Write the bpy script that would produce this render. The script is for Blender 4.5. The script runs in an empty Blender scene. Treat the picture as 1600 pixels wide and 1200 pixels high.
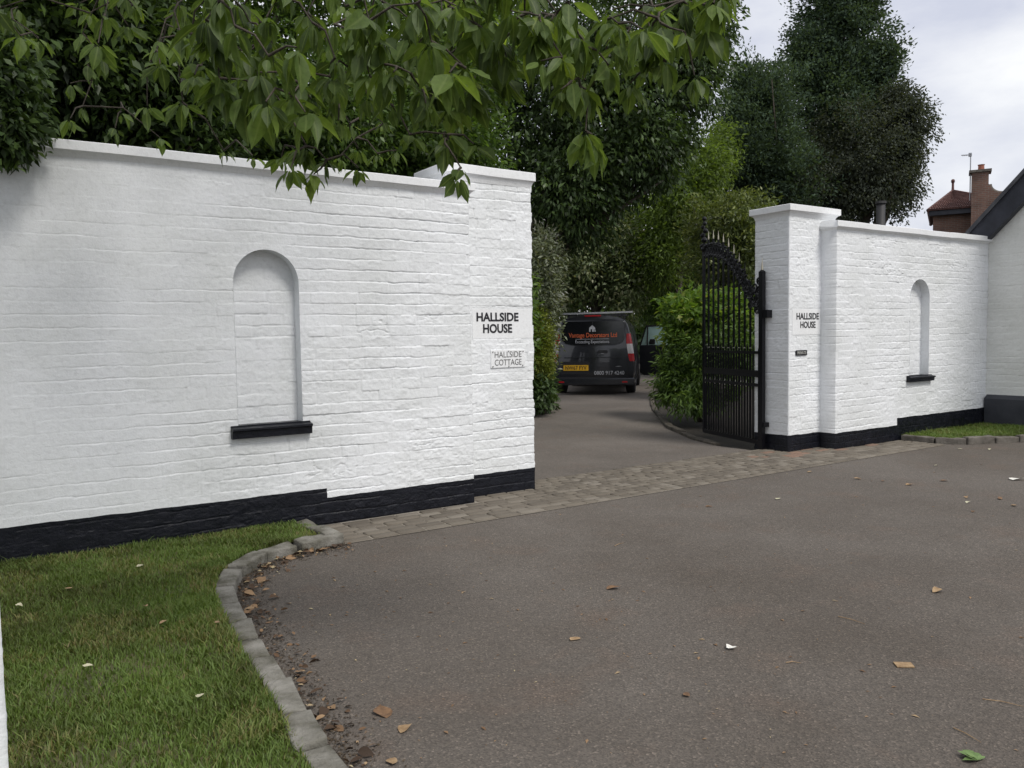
import bpy, bmesh, math, random
import numpy as np
from mathutils import Vector, Matrix

sc = bpy.context.scene
COL = sc.collection
R = math.radians

# ------------------------------------------------------------------ camera
FPX, EYE = 1260.0, 1.30
YAW = R(56.3)
FW = np.array([math.cos(YAW), math.sin(YAW), 0.0])
RT = np.array([math.sin(YAW), -math.cos(YAW), 0.0])
CAM = np.array([-3.899, -5.521, EYE])
cam_d = bpy.data.cameras.new('camera')
cam_d.sensor_width = 36.0
cam_d.lens = 36.0 * FPX / 1600.0
cam_d.clip_end = 2000
cam = bpy.data.objects.new('camera', cam_d)
COL.objects.link(cam)
_p, _r = math.atan(75 / FPX), 0.0157
_up = np.array([0, 0, 1.0])
_f2 = FW * math.cos(_p) - _up * math.sin(_p)
_u2 = _up * math.cos(_p) + FW * math.sin(_p)
_r3 = RT * math.cos(_r) - _u2 * math.sin(_r)
_u3 = _u2 * math.cos(_r) + RT * math.sin(_r)
M = Matrix.Identity(4)
for i in range(3):
    M[i][0], M[i][1], M[i][2], M[i][3] = _r3[i], _u3[i], -_f2[i], CAM[i]
cam.matrix_world = M
sc.camera = cam

# ------------------------------------------------------------------ world, sun, exposure
SUN_EL, SUN_AZ = R(54), R(-80)            # azimuth of the direction towards the sun, from +X
world = bpy.data.worlds.new('World')
sc.world = world
world.use_nodes = True
wt = world.node_tree
wt.nodes.clear()
w_out = wt.nodes.new('ShaderNodeOutputWorld')
w_bg = wt.nodes.new('ShaderNodeBackground')
w_sky = wt.nodes.new('ShaderNodeTexSky')
w_sky.sky_type = 'NISHITA'
w_sky.sun_disc = False
w_sky.sun_elevation = SUN_EL
w_sky.sun_rotation = math.pi / 2 - SUN_AZ
w_sky.dust_density = 3.0
w_tc = wt.nodes.new('ShaderNodeTexCoord')
w_map = wt.nodes.new('ShaderNodeMapping')
w_map.inputs['Scale'].default_value = (1.0, 1.0, 2.6)
w_map.inputs['Location'].default_value = (0.35, 1.9, 0.4)
w_n = wt.nodes.new('ShaderNodeTexNoise')
w_n.inputs['Scale'].default_value = 2.3
w_n.inputs['Detail'].default_value = 7
w_n.inputs['Roughness'].default_value = 0.55
w_ramp = wt.nodes.new('ShaderNodeValToRGB')
w_ramp.color_ramp.elements[0].position = 0.38
w_ramp.color_ramp.elements[0].color = (6.3, 6.55, 7.6, 1)
w_ramp.color_ramp.elements[1].position = 0.60
w_ramp.color_ramp.elements[1].color = (9.9, 9.95, 10.0, 1)
w_mix = wt.nodes.new('ShaderNodeMix')
w_mix.data_type = 'RGBA'
w_mix.inputs['Factor'].default_value = 0.86
L = wt.links.new
L(w_tc.outputs['Generated'], w_map.inputs['Vector'])
L(w_map.outputs['Vector'], w_n.inputs['Vector'])
L(w_n.outputs['Fac'], w_ramp.inputs['Fac'])
L(w_sky.outputs['Color'], w_mix.inputs[6])
L(w_ramp.outputs['Color'], w_mix.inputs[7])
L(w_mix.outputs[2], w_bg.inputs['Color'])
w_bg.inputs['Strength'].default_value = 0.10
L(w_bg.outputs['Background'], w_out.inputs['Surface'])

sun_d = bpy.data.lights.new('sun', 'SUN')
sun_d.energy = 2.3
sun_d.angle = R(16)
sun_d.color = (1.0, 0.96, 0.9)
sun = bpy.data.objects.new('sun', sun_d)
COL.objects.link(sun)
_sd = Vector((math.cos(SUN_EL) * math.cos(SUN_AZ), math.cos(SUN_EL) * math.sin(SUN_AZ), math.sin(SUN_EL)))
sun.rotation_euler = _sd.to_track_quat('Z', 'Y').to_euler()
sun.location = (0, -20, 30)

sc.view_settings.view_transform = 'Standard'
sc.view_settings.look = 'None'
sc.view_settings.exposure = 0.17
sc.view_settings.gamma = 1.0
sc.render.engine = 'CYCLES'
sc.cycles.max_bounces = 6
sc.cycles.diffuse_bounces = 4
sc.cycles.glossy_bounces = 3
sc.cycles.transmission_bounces = 4
sc.cycles.use_denoising = True


# ------------------------------------------------------------------ helpers
def spot(px, py, Z):
    """point Z metres in front of the camera seen at photo pixel (px, py)"""
    return CAM + _f2 * Z + _r3 * ((px - 800) / FPX * Z) + _u3 * ((600 - py) / FPX * Z)


def ground_at(px, py, z=0.0):
    d = _f2 * FPX + _r3 * (px - 800) + _u3 * (600 - py)
    return CAM + d * ((z - EYE) / d[2])


def tag(o, label=None, cat=None, group=None, kind=None):
    if label: o['label'] = label
    if cat: o['category'] = cat
    if group: o['group'] = group
    if kind: o['kind'] = kind
    return o


def empty(name, loc=(0, 0, 0), rz=0.0, label=None, cat=None, group=None):
    o = bpy.data.objects.new(name, None)
    COL.objects.link(o)
    o.location = loc
    o.rotation_euler = (0, 0, rz)
    o.empty_display_size = 0.2
    return tag(o, label, cat, group)


def link_mesh(name, me, mat=None, parent=None, smooth=False):
    o = bpy.data.objects.new(name, me)
    COL.objects.link(o)
    if mat is not None:
        for m in (mat if isinstance(mat, (list, tuple)) else [mat]):
            me.materials.append(m)
    if smooth:
        me.polygons.foreach_set('use_smooth', np.ones(len(me.polygons), dtype=bool))
    if parent is not None:
        o.parent = parent
    return o


def np_mesh(name, V, F, attrs=None):
    """V (n,3); F (m,k) with one k, or a list of such arrays"""
    if not isinstance(F, list): F = [F]
    F = [f for f in F if len(f)]
    me = bpy.data.meshes.new(name)
    V = np.ascontiguousarray(V, dtype=np.float32)
    me.vertices.add(len(V))
    me.vertices.foreach_set('co', V.ravel())
    loops = np.concatenate([f.ravel() for f in F]).astype(np.int32)
    sizes = np.concatenate([np.full(len(f), f.shape[1], dtype=np.int32) for f in F])
    starts = np.concatenate([[0], np.cumsum(sizes)[:-1]]).astype(np.int32)
    me.loops.add(len(loops))
    me.loops.foreach_set('vertex_index', loops)
    me.polygons.add(len(sizes))
    me.polygons.foreach_set('loop_start', starts)
    me.update(calc_edges=True)
    if attrs:
        for k, a in attrs.items():
            at = me.attributes.new(k, 'FLOAT', 'POINT')
            at.data.foreach_set('value', np.ascontiguousarray(a, dtype=np.float32))
    me.validate()
    return me


class MB:
    """collects simple shapes into ONE mesh"""
    def __init__(s):
        s.v, s.f = [], []

    def add(s, vs, fs):
        n = len(s.v)
        s.v.extend([tuple(map(float, v)) for v in vs])
        s.f.extend([tuple(i + n for i in f) for f in fs])

    def box(s, x0, y0, z0, x1, y1, z1):
        s.add([(x0, y0, z0), (x1, y0, z0), (x1, y1, z0), (x0, y1, z0), (x0, y0, z1), (x1, y0, z1), (x1, y1, z1), (x0, y1, z1)],
              [(3, 2, 1, 0), (4, 5, 6, 7), (0, 1, 5, 4), (1, 2, 6, 5), (2, 3, 7, 6), (3, 0, 4, 7)])

    def bar(s, a, b, w, h=None):
        """rectangular bar from a to b"""
        h = h or w
        a, b = Vector(a), Vector(b)
        d = (b - a).normalized()
        t = Vector((0, 0, 1)) if abs(d.z) < 0.9 else Vector((1, 0, 0))
        x = d.cross(t).normalized() * (w / 2)
        y = x.cross(d).normalized() * (h / 2)
        vs = [p + sx * x + sy * y for p in (a, b) for sx, sy in ((-1, -1), (1, -1), (1, 1), (-1, 1))]
        s.add(vs, [(0, 1, 2, 3), (7, 6, 5, 4), (0, 4, 5, 1), (1, 5, 6, 2), (2, 6, 7, 3), (3, 7, 4, 0)])

    def tube(s, pts, rad, n=8, cap=True):
        pts = [Vector(p) for p in pts]
        if not isinstance(rad, (list, tuple)): rad = [rad] * len(pts)
        base = len(s.v)
        prev = None
        for i, p in enumerate(pts):
            d = (pts[min(i + 1, len(pts) - 1)] - pts[max(i - 1, 0)])
            d = d.normalized() if d.length > 1e-9 else Vector((0, 0, 1))
            if prev is None:
                t = Vector((0, 0, 1)) if abs(d.z) < 0.9 else Vector((1, 0, 0))
                x = d.cross(t).normalized()
            else:
                x = prev - d * prev.dot(d)
                x = x.normalized() if x.length > 1e-6 else d.orthogonal().normalized()
            prev = x
            y = d.cross(x)
            for k in range(n):
                a = 2 * math.pi * k / n
                s.v.append(tuple(p + (x * math.cos(a) + y * math.sin(a)) * rad[i]))
        for i in range(len(pts) - 1):
            for k in range(n):
                a0, a1 = base + i * n + k, base + i * n + (k + 1) % n
                s.f.append((a0, a1, a1 + n, a0 + n))
        if cap:
            s.f.append(tuple(base + k for k in reversed(range(n))))
            s.f.append(tuple(base + (len(pts) - 1) * n + k for k in range(n)))

    def ring(s, c, ax, ay, r, t, n=14, m=6):
        """a small torus in the plane of ax, ay"""
        ax, ay, c = Vector(ax), Vector(ay), Vector(c)
        nz = ax.cross(ay)
        base = len(s.v)
        for i in range(n):
            a = 2 * math.pi * i / n
            d = ax * math.cos(a) + ay * math.sin(a)
            for j in range(m):
                b = 2 * math.pi * j / m
                s.v.append(tuple(c + d * (r + t * math.cos(b)) + nz * (t * math.sin(b))))
        for i in range(n):
            for j in range(m):
                s.f.append((base + i * m + j, base + ((i + 1) % n) * m + j, base + ((i + 1) % n) * m + (j + 1) % m, base + i * m + (j + 1) % m))

    def ball(s, c, r, n=8, m=6):
        c = Vector(c)
        base = len(s.v)
        s.v.append(tuple(c + Vector((0, 0, -r))))
        for i in range(1, m):
            t = -math.pi / 2 + math.pi * i / m
            for k in range(n):
                a = 2 * math.pi * k / n
                s.v.append(tuple(c + Vector((math.cos(t) * math.cos(a), math.cos(t) * math.sin(a), math.sin(t))) * r))
        s.v.append(tuple(c + Vector((0, 0, r))))
        top = len(s.v) - 1
        for k in range(n):
            s.f.append((base, base + 1 + (k + 1) % n, base + 1 + k))
            q = base + 1 + (m - 2) * n
            s.f.append((q + k, q + (k + 1) % n, top))
        for i in range(m - 2):
            for k in range(n):
                a0 = base + 1 + i * n
                s.f.append((a0 + k, a0 + (k + 1) % n, a0 + n + (k + 1) % n, a0 + n + k))

    def prism(s, poly, f0, f1):
        """poly: 2D points; f0, f1 map a 2D point to the two end faces"""
        n = len(poly)
        s.add([f0(p) for p in poly] + [f1(p) for p in poly],
              [tuple(reversed(range(n))), tuple(range(n, 2 * n))] + [(i, (i + 1) % n, n + (i + 1) % n, n + i) for i in range(n)])

    def build(s, name, mat, parent=None, smooth=False, bevel=0.0):
        me = bpy.data.meshes.new(name)
        me.from_pydata(s.v, [], s.f)
        me.update()
        bm = bmesh.new()
        bm.from_mesh(me)
        bmesh.ops.recalc_face_normals(bm, faces=bm.faces)
        if bevel > 0:
            es = [e for e in bm.edges if len(e.link_faces) == 2 and e.calc_face_angle(0) > 0.6]
            bmesh.ops.bevel(bm, geom=es, offset=bevel, segments=2, profile=0.6, affect='EDGES')
        bm.to_mesh(me)
        bm.free()
        return link_mesh(name, me, mat, parent, smooth)


# numpy noise -------------------------------------------------------
def _hash(ix, iy, seed):
    h = (ix.astype(np.int64) * 374761393 + iy.astype(np.int64) * 668265263 + seed * 1442695041) & 0xFFFFFFFF
    h = ((h ^ (h >> 13)) * 1274126177) & 0xFFFFFFFF
    h = (h ^ (h >> 16)) & 0xFFFF
    return h / 65535.0


def vnoise(x, y, seed=0):
    x, y = np.broadcast_arrays(np.asarray(x, float), np.asarray(y, float))
    ix, iy = np.floor(x), np.floor(y)
    fx, fy = x - ix, y - iy
    fx, fy = fx * fx * (3 - 2 * fx), fy * fy * (3 - 2 * fy)
    a, b = _hash(ix, iy, seed), _hash(ix + 1, iy, seed)
    c, d = _hash(ix, iy + 1, seed), _hash(ix + 1, iy + 1, seed)
    return a + (b - a) * fx + (c - a) * fy + (a - b - c + d) * fx * fy


def fbm(x, y, seed=0, o=4):
    t, a, n = 0, 0.5, 0
    for i in range(o):
        t = t + a * vnoise(x * 2 ** i, y * 2 ** i, seed + 17 * i)
        n += a
        a *= 0.5
    return t / n


def sstep(a, b, x):
    t = np.clip((x - a) / (b - a), 0, 1)
    return t * t * (3 - 2 * t)


# ------------------------------------------------------------------ materials
def new_mat(name):
    m = bpy.data.materials.new(name)
    m.use_nodes = True
    nt = m.node_tree
    b = nt.nodes['Principled BSDF']
    return m, nt, b


def noise_node(nt, scale, detail=4, rough=0.55, vec=None):
    n = nt.nodes.new('ShaderNodeTexNoise')
    n.inputs['Scale'].default_value = scale
    n.inputs['Detail'].default_value = detail
    n.inputs['Roughness'].default_value = rough
    if vec is not None: nt.links.new(vec, n.inputs['Vector'])
    return n


def ramp_node(nt, fac, stops):
    r = nt.nodes.new('ShaderNodeValToRGB')
    e = r.color_ramp.elements
    while len(e) < len(stops): e.new(0.5)
    for i, (p, c) in enumerate(stops):
        e[i].position = p
        e[i].color = (*c, 1) if len(c) == 3 else c
    nt.links.new(fac, r.inputs['Fac'])
    return r


def obj_vec(nt):
    return nt.nodes.new('ShaderNodeTexCoord').outputs['Object']


def pos_vec(nt):
    return nt.nodes.new('ShaderNodeNewGeometry').outputs['Position']


def bump_node(nt, b, height, strength, dist):
    bp = nt.nodes.new('ShaderNodeBump')
    bp.inputs['Strength'].default_value = strength
    bp.inputs['Distance'].default_value = dist
    nt.links.new(height, bp.inputs['Height'])
    nt.links.new(bp.outputs['Normal'], b.inputs['Normal'])
    return bp


def mat_noise(name, c0, c1, scale, rough=0.6, bump=0.0, bscale=60, detail=5, lo=0.35, hi=0.65, spec=0.5, bdist=0.01):
    m, nt, b = new_mat(name)
    v = pos_vec(nt)
    n = noise_node(nt, scale, detail, 0.6, v)
    r = ramp_node(nt, n.outputs['Fac'], [(lo, c0), (hi, c1)])
    nt.links.new(r.outputs['Color'], b.inputs['Base Color'])
    b.inputs['Roughness'].default_value = rough
    b.inputs['Specular IOR Level'].default_value = spec
    if bump > 0:
        n2 = noise_node(nt, bscale, 5, 0.6, v)
        bump_node(nt, b, n2.outputs['Fac'], bump, bdist)
    return m


def mat_plain(name, c, rough=0.5, metal=0.0, spec=0.5, coat=0.0):
    m, nt, b = new_mat(name)
    v = pos_vec(nt)
    n = noise_node(nt, 9, 4, 0.6, v)
    d = tuple(x * 0.86 for x in c)
    r = ramp_node(nt, n.outputs['Fac'], [(0.3, d), (0.7, c)])
    nt.links.new(r.outputs['Color'], b.inputs['Base Color'])
    b.inputs['Roughness'].default_value = rough
    b.inputs['Metallic'].default_value = metal
    b.inputs['Specular IOR Level'].default_value = spec
    b.inputs['Coat Weight'].default_value = coat
    return m


# white masonry paint: fine stipple, faint grey-green grime
def white_paint(name, c0=(0.67, 0.69, 0.69), c1=(0.775, 0.795, 0.815)):
    m, nt, b = new_mat(name)
    v = pos_vec(nt)
    n = noise_node(nt, 1.7, 6, 0.62, v)
    r = ramp_node(nt, n.outputs['Fac'], [(0.25, c0), (0.62, c1)])
    n3 = noise_node(nt, 38, 3, 0.6, v)
    r3 = ramp_node(nt, n3.outputs['Fac'], [(0.25, (0.9, 0.9, 0.9)), (0.5, (1, 1, 1))])
    mx = nt.nodes.new('ShaderNodeMix')
    mx.data_type = 'RGBA'
    mx.blend_type = 'MULTIPLY'
    mx.inputs['Factor'].default_value = 1.0
    nt.links.new(r.outputs['Color'], mx.inputs[6])
    nt.links.new(r3.outputs['Color'], mx.inputs[7])
    nt.links.new(mx.outputs[2], b.inputs['Base Color'])
    b.inputs['Roughness'].default_value = 0.62
    b.inputs['Specular IOR Level'].default_value = 0.3
    n2 = noise_node(nt, 85, 5, 0.65, v)
    bump_node(nt, b, n2.outputs['Fac'], 0.35, 0.006)
    return m


M_WHITE = white_paint('white masonry paint')
M_TRIM = white_paint('white trim paint', (0.74, 0.75, 0.75), (0.80, 0.815, 0.83))
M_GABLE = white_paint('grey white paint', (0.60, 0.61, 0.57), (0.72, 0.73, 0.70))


def black_paint():
    m, nt, b = new_mat('black plinth paint')
    v = pos_vec(nt)
    n = noise_node(nt, 14, 5, 0.7, v)
    r = ramp_node(nt, n.outputs['Fac'], [(0.3, (0.004, 0.005, 0.008)), (0.68, (0.009, 0.010, 0.016))])
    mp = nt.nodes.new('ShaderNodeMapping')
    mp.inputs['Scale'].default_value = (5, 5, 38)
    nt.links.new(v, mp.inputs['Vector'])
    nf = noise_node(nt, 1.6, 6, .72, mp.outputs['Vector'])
    rf = ramp_node(nt, nf.outputs['Fac'], [(.60, (0, 0, 0)), (.72, (.55, .55, .55))])  # pale flecks: glossy highlights put into the colour, and scuffs
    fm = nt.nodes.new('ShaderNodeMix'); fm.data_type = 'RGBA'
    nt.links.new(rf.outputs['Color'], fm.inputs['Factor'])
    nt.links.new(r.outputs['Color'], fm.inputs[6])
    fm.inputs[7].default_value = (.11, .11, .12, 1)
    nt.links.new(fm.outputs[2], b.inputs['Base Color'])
    rr = ramp_node(nt, n.outputs['Fac'], [(0.3, (0.28, 0.28, 0.28)), (0.7, (0.5, 0.5, 0.5))])
    nt.links.new(rr.outputs['Color'], b.inputs['Roughness'])
    b.inputs['Specular IOR Level'].default_value = 0.28
    n2 = noise_node(nt, 70, 5, 0.7, v)
    bump_node(nt, b, n2.outputs['Fac'], 0.6, 0.008)
    return m


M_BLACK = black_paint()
M_PLINTH2 = mat_noise('slate grey plinth paint', (0.022, 0.025, 0.033), (0.045, 0.048, 0.058), 3, 0.6, 0.3, 50)
M_IRON = mat_plain('black gloss iron', (0.006, 0.006, 0.008), 0.32, 0, 0.25)
M_GILT = mat_plain('pale gilt spike paint', (0.46, 0.43, 0.34), 0.4, 0.2)
M_TIP = mat_plain('pale spike paint', (0.72, 0.70, 0.62), 0.4)
M_INK = mat_plain('black lettering', (0.008, 0.008, 0.012), 0.5)
M_INK2 = mat_plain('faded grey lettering', (0.13, 0.13, 0.13), 0.6)


def tarmac(name, c0, c1, tint):
    m, nt, b = new_mat(name)
    v = pos_vec(nt)
    big = noise_node(nt, 0.42, 7, 0.66, v)
    r = ramp_node(nt, big.outputs['Fac'], [(0.36, c0), (0.62, c1)])
    mid = noise_node(nt, 2.1, 6, 0.65, v)
    rm = ramp_node(nt, mid.outputs['Fac'], [(0.54, (0, 0, 0)), (0.70, (0.7, 0.7, 0.7))])
    mx = nt.nodes.new('ShaderNodeMix')
    mx.data_type = 'RGBA'
    nt.links.new(rm.outputs['Color'], mx.inputs['Factor'])
    nt.links.new(r.outputs['Color'], mx.inputs[6])
    mx.inputs[7].default_value = (*tint, 1)
    vo = nt.nodes.new('ShaderNodeTexVoronoi')
    vo.inputs['Scale'].default_value = 150
    nt.links.new(v, vo.inputs['Vector'])
    hsv = nt.nodes.new('ShaderNodeSeparateColor')
    nt.links.new(vo.outputs['Color'], hsv.inputs[0])
    r2 = ramp_node(nt, hsv.outputs[0], [(0.0, (0.62, 0.62, 0.62)), (0.55, (0.97, 0.97, 0.97)), (0.93, (1.2, 1.18, 1.16)), (1.0, (1.9, 1.86, 1.82))])
    m2 = nt.nodes.new('ShaderNodeMix')
    m2.data_type = 'RGBA'
    m2.blend_type = 'MULTIPLY'
    m2.inputs['Factor'].default_value = 0.85
    nt.links.new(mx.outputs[2], m2.inputs[6])
    nt.links.new(r2.outputs['Color'], m2.inputs[7])
    nt.links.new(m2.outputs[2], b.inputs['Base Color'])
    b.inputs['Roughness'].default_value = 0.85
    b.inputs['Specular IOR Level'].default_value = 0.35
    bump_node(nt, b, vo.outputs['Distance'], 0.5, 0.004)
    return m


M_TARMAC = tarmac('reddish grey tarmac', (0.084, 0.071, 0.059), (0.119, 0.105, 0.092), (0.112, 0.087, 0.070))
M_DRIVE = tarmac('garden drive tarmac', (0.105, 0.092, 0.080), (0.155, 0.137, 0.121), (0.12, 0.095, 0.078))
M_SOIL = mat_noise('dark soil', (0.010, 0.008, 0.006), (0.028, 0.022, 0.015), 4, 0.95, 0.6, 30)
M_TURF = mat_noise('turf base', (0.06, 0.065, 0.025), (0.11, 0.10, 0.045), 6, 0.95, 0.8, 60)


def attr_mat(name, stops, rough=0.5, transl=0.0, spec=0.4, vein=False):
    """colour picked by the per-leaf number stored on the mesh"""
    m, nt, b = new_mat(name)
    a = nt.nodes.new('ShaderNodeAttribute')
    a.attribute_name = 'rnd'
    r = ramp_node(nt, a.outputs['Fac'], stops)
    if vein:
        av = nt.nodes.new('ShaderNodeAttribute')
        av.attribute_name = 'vein'
        rv = ramp_node(nt, av.outputs['Fac'], [(.80, (0, 0, 0)), (.97, (.55, .55, .55))])
        nb_ = noise_node(nt, 60, 3, .6, pos_vec(nt))
        rb = ramp_node(nt, nb_.outputs['Fac'], [(.3, (.78, .78, .78)), (.6, (1.05, 1.05, 1.05))])
        mm = nt.nodes.new('ShaderNodeMix'); mm.data_type = 'RGBA'; mm.blend_type = 'MULTIPLY'; mm.inputs['Factor'].default_value = 1
        nt.links.new(r.outputs['Color'], mm.inputs[6]); nt.links.new(rb.outputs['Color'], mm.inputs[7])
        mv = nt.nodes.new('ShaderNodeMix'); mv.data_type = 'RGBA'
        nt.links.new(rv.outputs['Color'], mv.inputs['Factor'])
        nt.links.new(mm.outputs[2], mv.inputs[6])
        mv.inputs[7].default_value = (.20, .26, .09, 1)
        class _W: outputs = {'Color': mv.outputs[2]}
        r = _W
    nt.links.new(r.outputs['Color'], b.inputs['Base Color'])
    b.inputs['Roughness'].default_value = rough
    b.inputs['Specular IOR Level'].default_value = spec
    if transl > 0:
        t = nt.nodes.new('ShaderNodeBsdfTranslucent')
        g = nt.nodes.new('ShaderNodeMix')
        g.data_type = 'RGBA'
        g.blend_type = 'MULTIPLY'
        g.inputs['Factor'].default_value = 1.0
        nt.links.new(r.outputs['Color'], g.inputs[6])
        g.inputs[7].default_value = (1.5, 1.5, 0.6, 1)
        nt.links.new(g.outputs[2], t.inputs['Color'])
        mx = nt.nodes.new('ShaderNodeMixShader')
        mx.inputs[0].default_value = transl
        nt.links.new(b.outputs[0], mx.inputs[1])
        nt.links.new(t.outputs[0], mx.inputs[2])
        nt.links.new(mx.outputs[0], nt.nodes['Material Output'].inputs['Surface'])
    return m


def foliage(name, dark, mid, light, rough=0.5, transl=0.25, spec=0.3):
    k = lambda c, f: tuple(min(.3, x * f) for x in c)
    return attr_mat(name, [(0.0, k(dark, 1.25)), (0.5, k(mid, 1.45)), (1.0, k(light, 1.6))], rough, min(.5, transl + .1), spec)


M_STONE = mat_noise('grey kerb stone', (0.085, 0.080, 0.060), (0.235, 0.225, 0.20), 7, 0.9, 0.9, 38, bdist=0.016)
M_STONE2 = mat_noise('dark kerb stone', (0.075, 0.066, 0.055), (0.16, 0.145, 0.125), 9, 0.85, 0.7, 45, bdist=0.012)
M_STONE3 = mat_noise('mossy brown kerb stone', (0.035, 0.030, 0.022), (0.095, 0.080, 0.062), 9, 0.9, 0.7, 45, bdist=0.012)
M_SETT = attr_mat('stone setts', [(0, (0.105, 0.090, 0.072)), (0.5, (0.140, 0.121, 0.096)), (0.85, (0.175, 0.155, 0.128)), (0.9, (0.17, 0.115, 0.085)), (1, (0.20, 0.13, 0.095))], 0.8)
M_JOINT = mat_noise('sand joint', (0.19, 0.17, 0.14), (0.29, 0.26, 0.22), 8, 0.95, 0.5, 60)
M_BARK = mat_noise('bark', (0.035, 0.027, 0.02), (0.085, 0.07, 0.055), 12, 0.9, 0.9, 30, bdist=0.02)


# ------------------------------------------------------------------ painted brickwork
COURSE = 0.0772


def brick_h(S, Z, seed, rough=1.0, soft=None, scars=()):
    """relief in metres of old painted brickwork at wall coordinates S (along), Z (up)"""
    zz = Z + 0.010 * (fbm(S * 1.1, Z * 1.3, seed + 5, 3) - 0.5) * 2 + 0.007 * (fbm(S * 6, Z * 6, seed + 6, 3) - 0.5) * 2 + 0.004 * (fbm(S * 26, Z * 22, seed + 7, 2) - 0.5) * 2
    row = np.floor(zz / COURSE)
    fz = zz / COURSE - row
    hdr = _hash(row, row * 0 + 3, seed) < 0.26
    off = _hash(row, row * 0 + 9, seed)
    ss = S + 0.012 * (fbm(S * 4, Z * 5, seed + 8, 3) - 0.5)
    bl = np.where(hdr, 0.122, 0.238)
    q = ss / bl + off * 1.0
    cidx = np.floor(q)
    fs = q - cidx
    # some stretchers are split into two headers
    split = (~hdr) & (_hash(cidx, row, seed + 21) < 0.22)
    fs2 = np.where(split, (fs * 2) % 1.0, fs)
    sub = np.where(split, np.floor(fs * 2), 0)
    bl2 = np.where(split, bl / 2, bl)
    dz = np.minimum(fz, 1 - fz) * COURSE
    ds = np.minimum(fs2, 1 - fs2) * bl2
    mz = 0.0052
    ez = sstep(0.0008, mz, dz)
    es = sstep(0.0005, 0.0055, ds)
    amp = np.clip((fbm(S * 1.9, Z * 7.5, seed + 31, 3) - 0.36) * 4.2, 0.05, 1.35)
    ampv = np.clip((fbm(S * 2.2, Z * 4.1, seed + 37, 3) - 0.36) * 3.0, 0.0, 1.0)
    rnd = _hash(cidx * 2 + sub, row, seed + 41)
    tilt = (_hash(cidx * 2 + sub, row, seed + 43) - 0.5) * (fz - 0.5)
    h = 0.0042 * (rnd - 0.5) + 0.0055 * tilt
    h = h - (1 - ez) * 0.0056 * amp - (1 - es) * 0.0060 * ampv
    # upper arris of each course throws a thin line: courses lean out slightly
    h = h + 0.0010 * (fz - 0.5) * amp
    pit = 0.5 * fbm(S * 24, Z * 30, seed + 51, 3) + 0.5 * fbm(S * 52, Z * 64, seed + 52, 3)
    h = h + 0.0085 * (pit - 0.5) * (0.35 + 1.1 * fbm(S * 2.0, Z * 2.0, seed + 53, 2))
    h = h + 0.0085 * (fbm(S * 1.3, Z * 1.2, seed + 61, 2) - 0.5)
    rough_b = _hash(cidx * 2 + sub, row, seed + 47) < 0.16
    h = h + np.where(rough_b, 0.006 * (fbm(S * 22, Z * 34, seed + 71, 3) - 0.5), 0)
    if soft is not None:
        h = h * soft
    for (cs, cz, rs, rz, dep) in scars:
        d = ((S - cs) / rs) ** 2 + ((Z - cz) / rz) ** 2
        el = sstep(1.0, 0.3, d)
        rid = np.abs(fbm(S * 9, Z * 13, seed + 81, 4) - 0.5)
        h = h - el * sstep(0.035, 0.0, rid) * dep * 0.55 + el * dep * 0.5 * (fbm(S * 17, Z * 28, seed + 83, 3) - 0.5)
    return h * rough


def arch_dist(S, Z, a):
    """negative inside the niche outline; a = (s0, s1, z_sill, z_spring)"""
    s0, s1, zb, zs = a
    c, r = (s0 + s1) / 2, (s1 - s0) / 2
    up = np.sqrt((S - c) ** 2 + (Z - zs) ** 2) - r
    lo = np.maximum(np.abs(S - c) - r, zb - Z)
    return np.where(Z > zs, up, lo)


def arch_outline(a, n=28, zlow=None):
    s0, s1, zb, zs = a
    c, r = (s0 + s1) / 2, (s1 - s0) / 2
    pts = [(s0, zb + (zs - zb) * i / 14) for i in range(15)]
    pts += [(c - r * math.cos(math.pi * i / n), zs + r * math.sin(math.pi * i / n)) for i in range(1, n)]
    pts += [(s1, zs - (zs - zb) * i / 14) for i in range(15)]
    return pts


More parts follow.
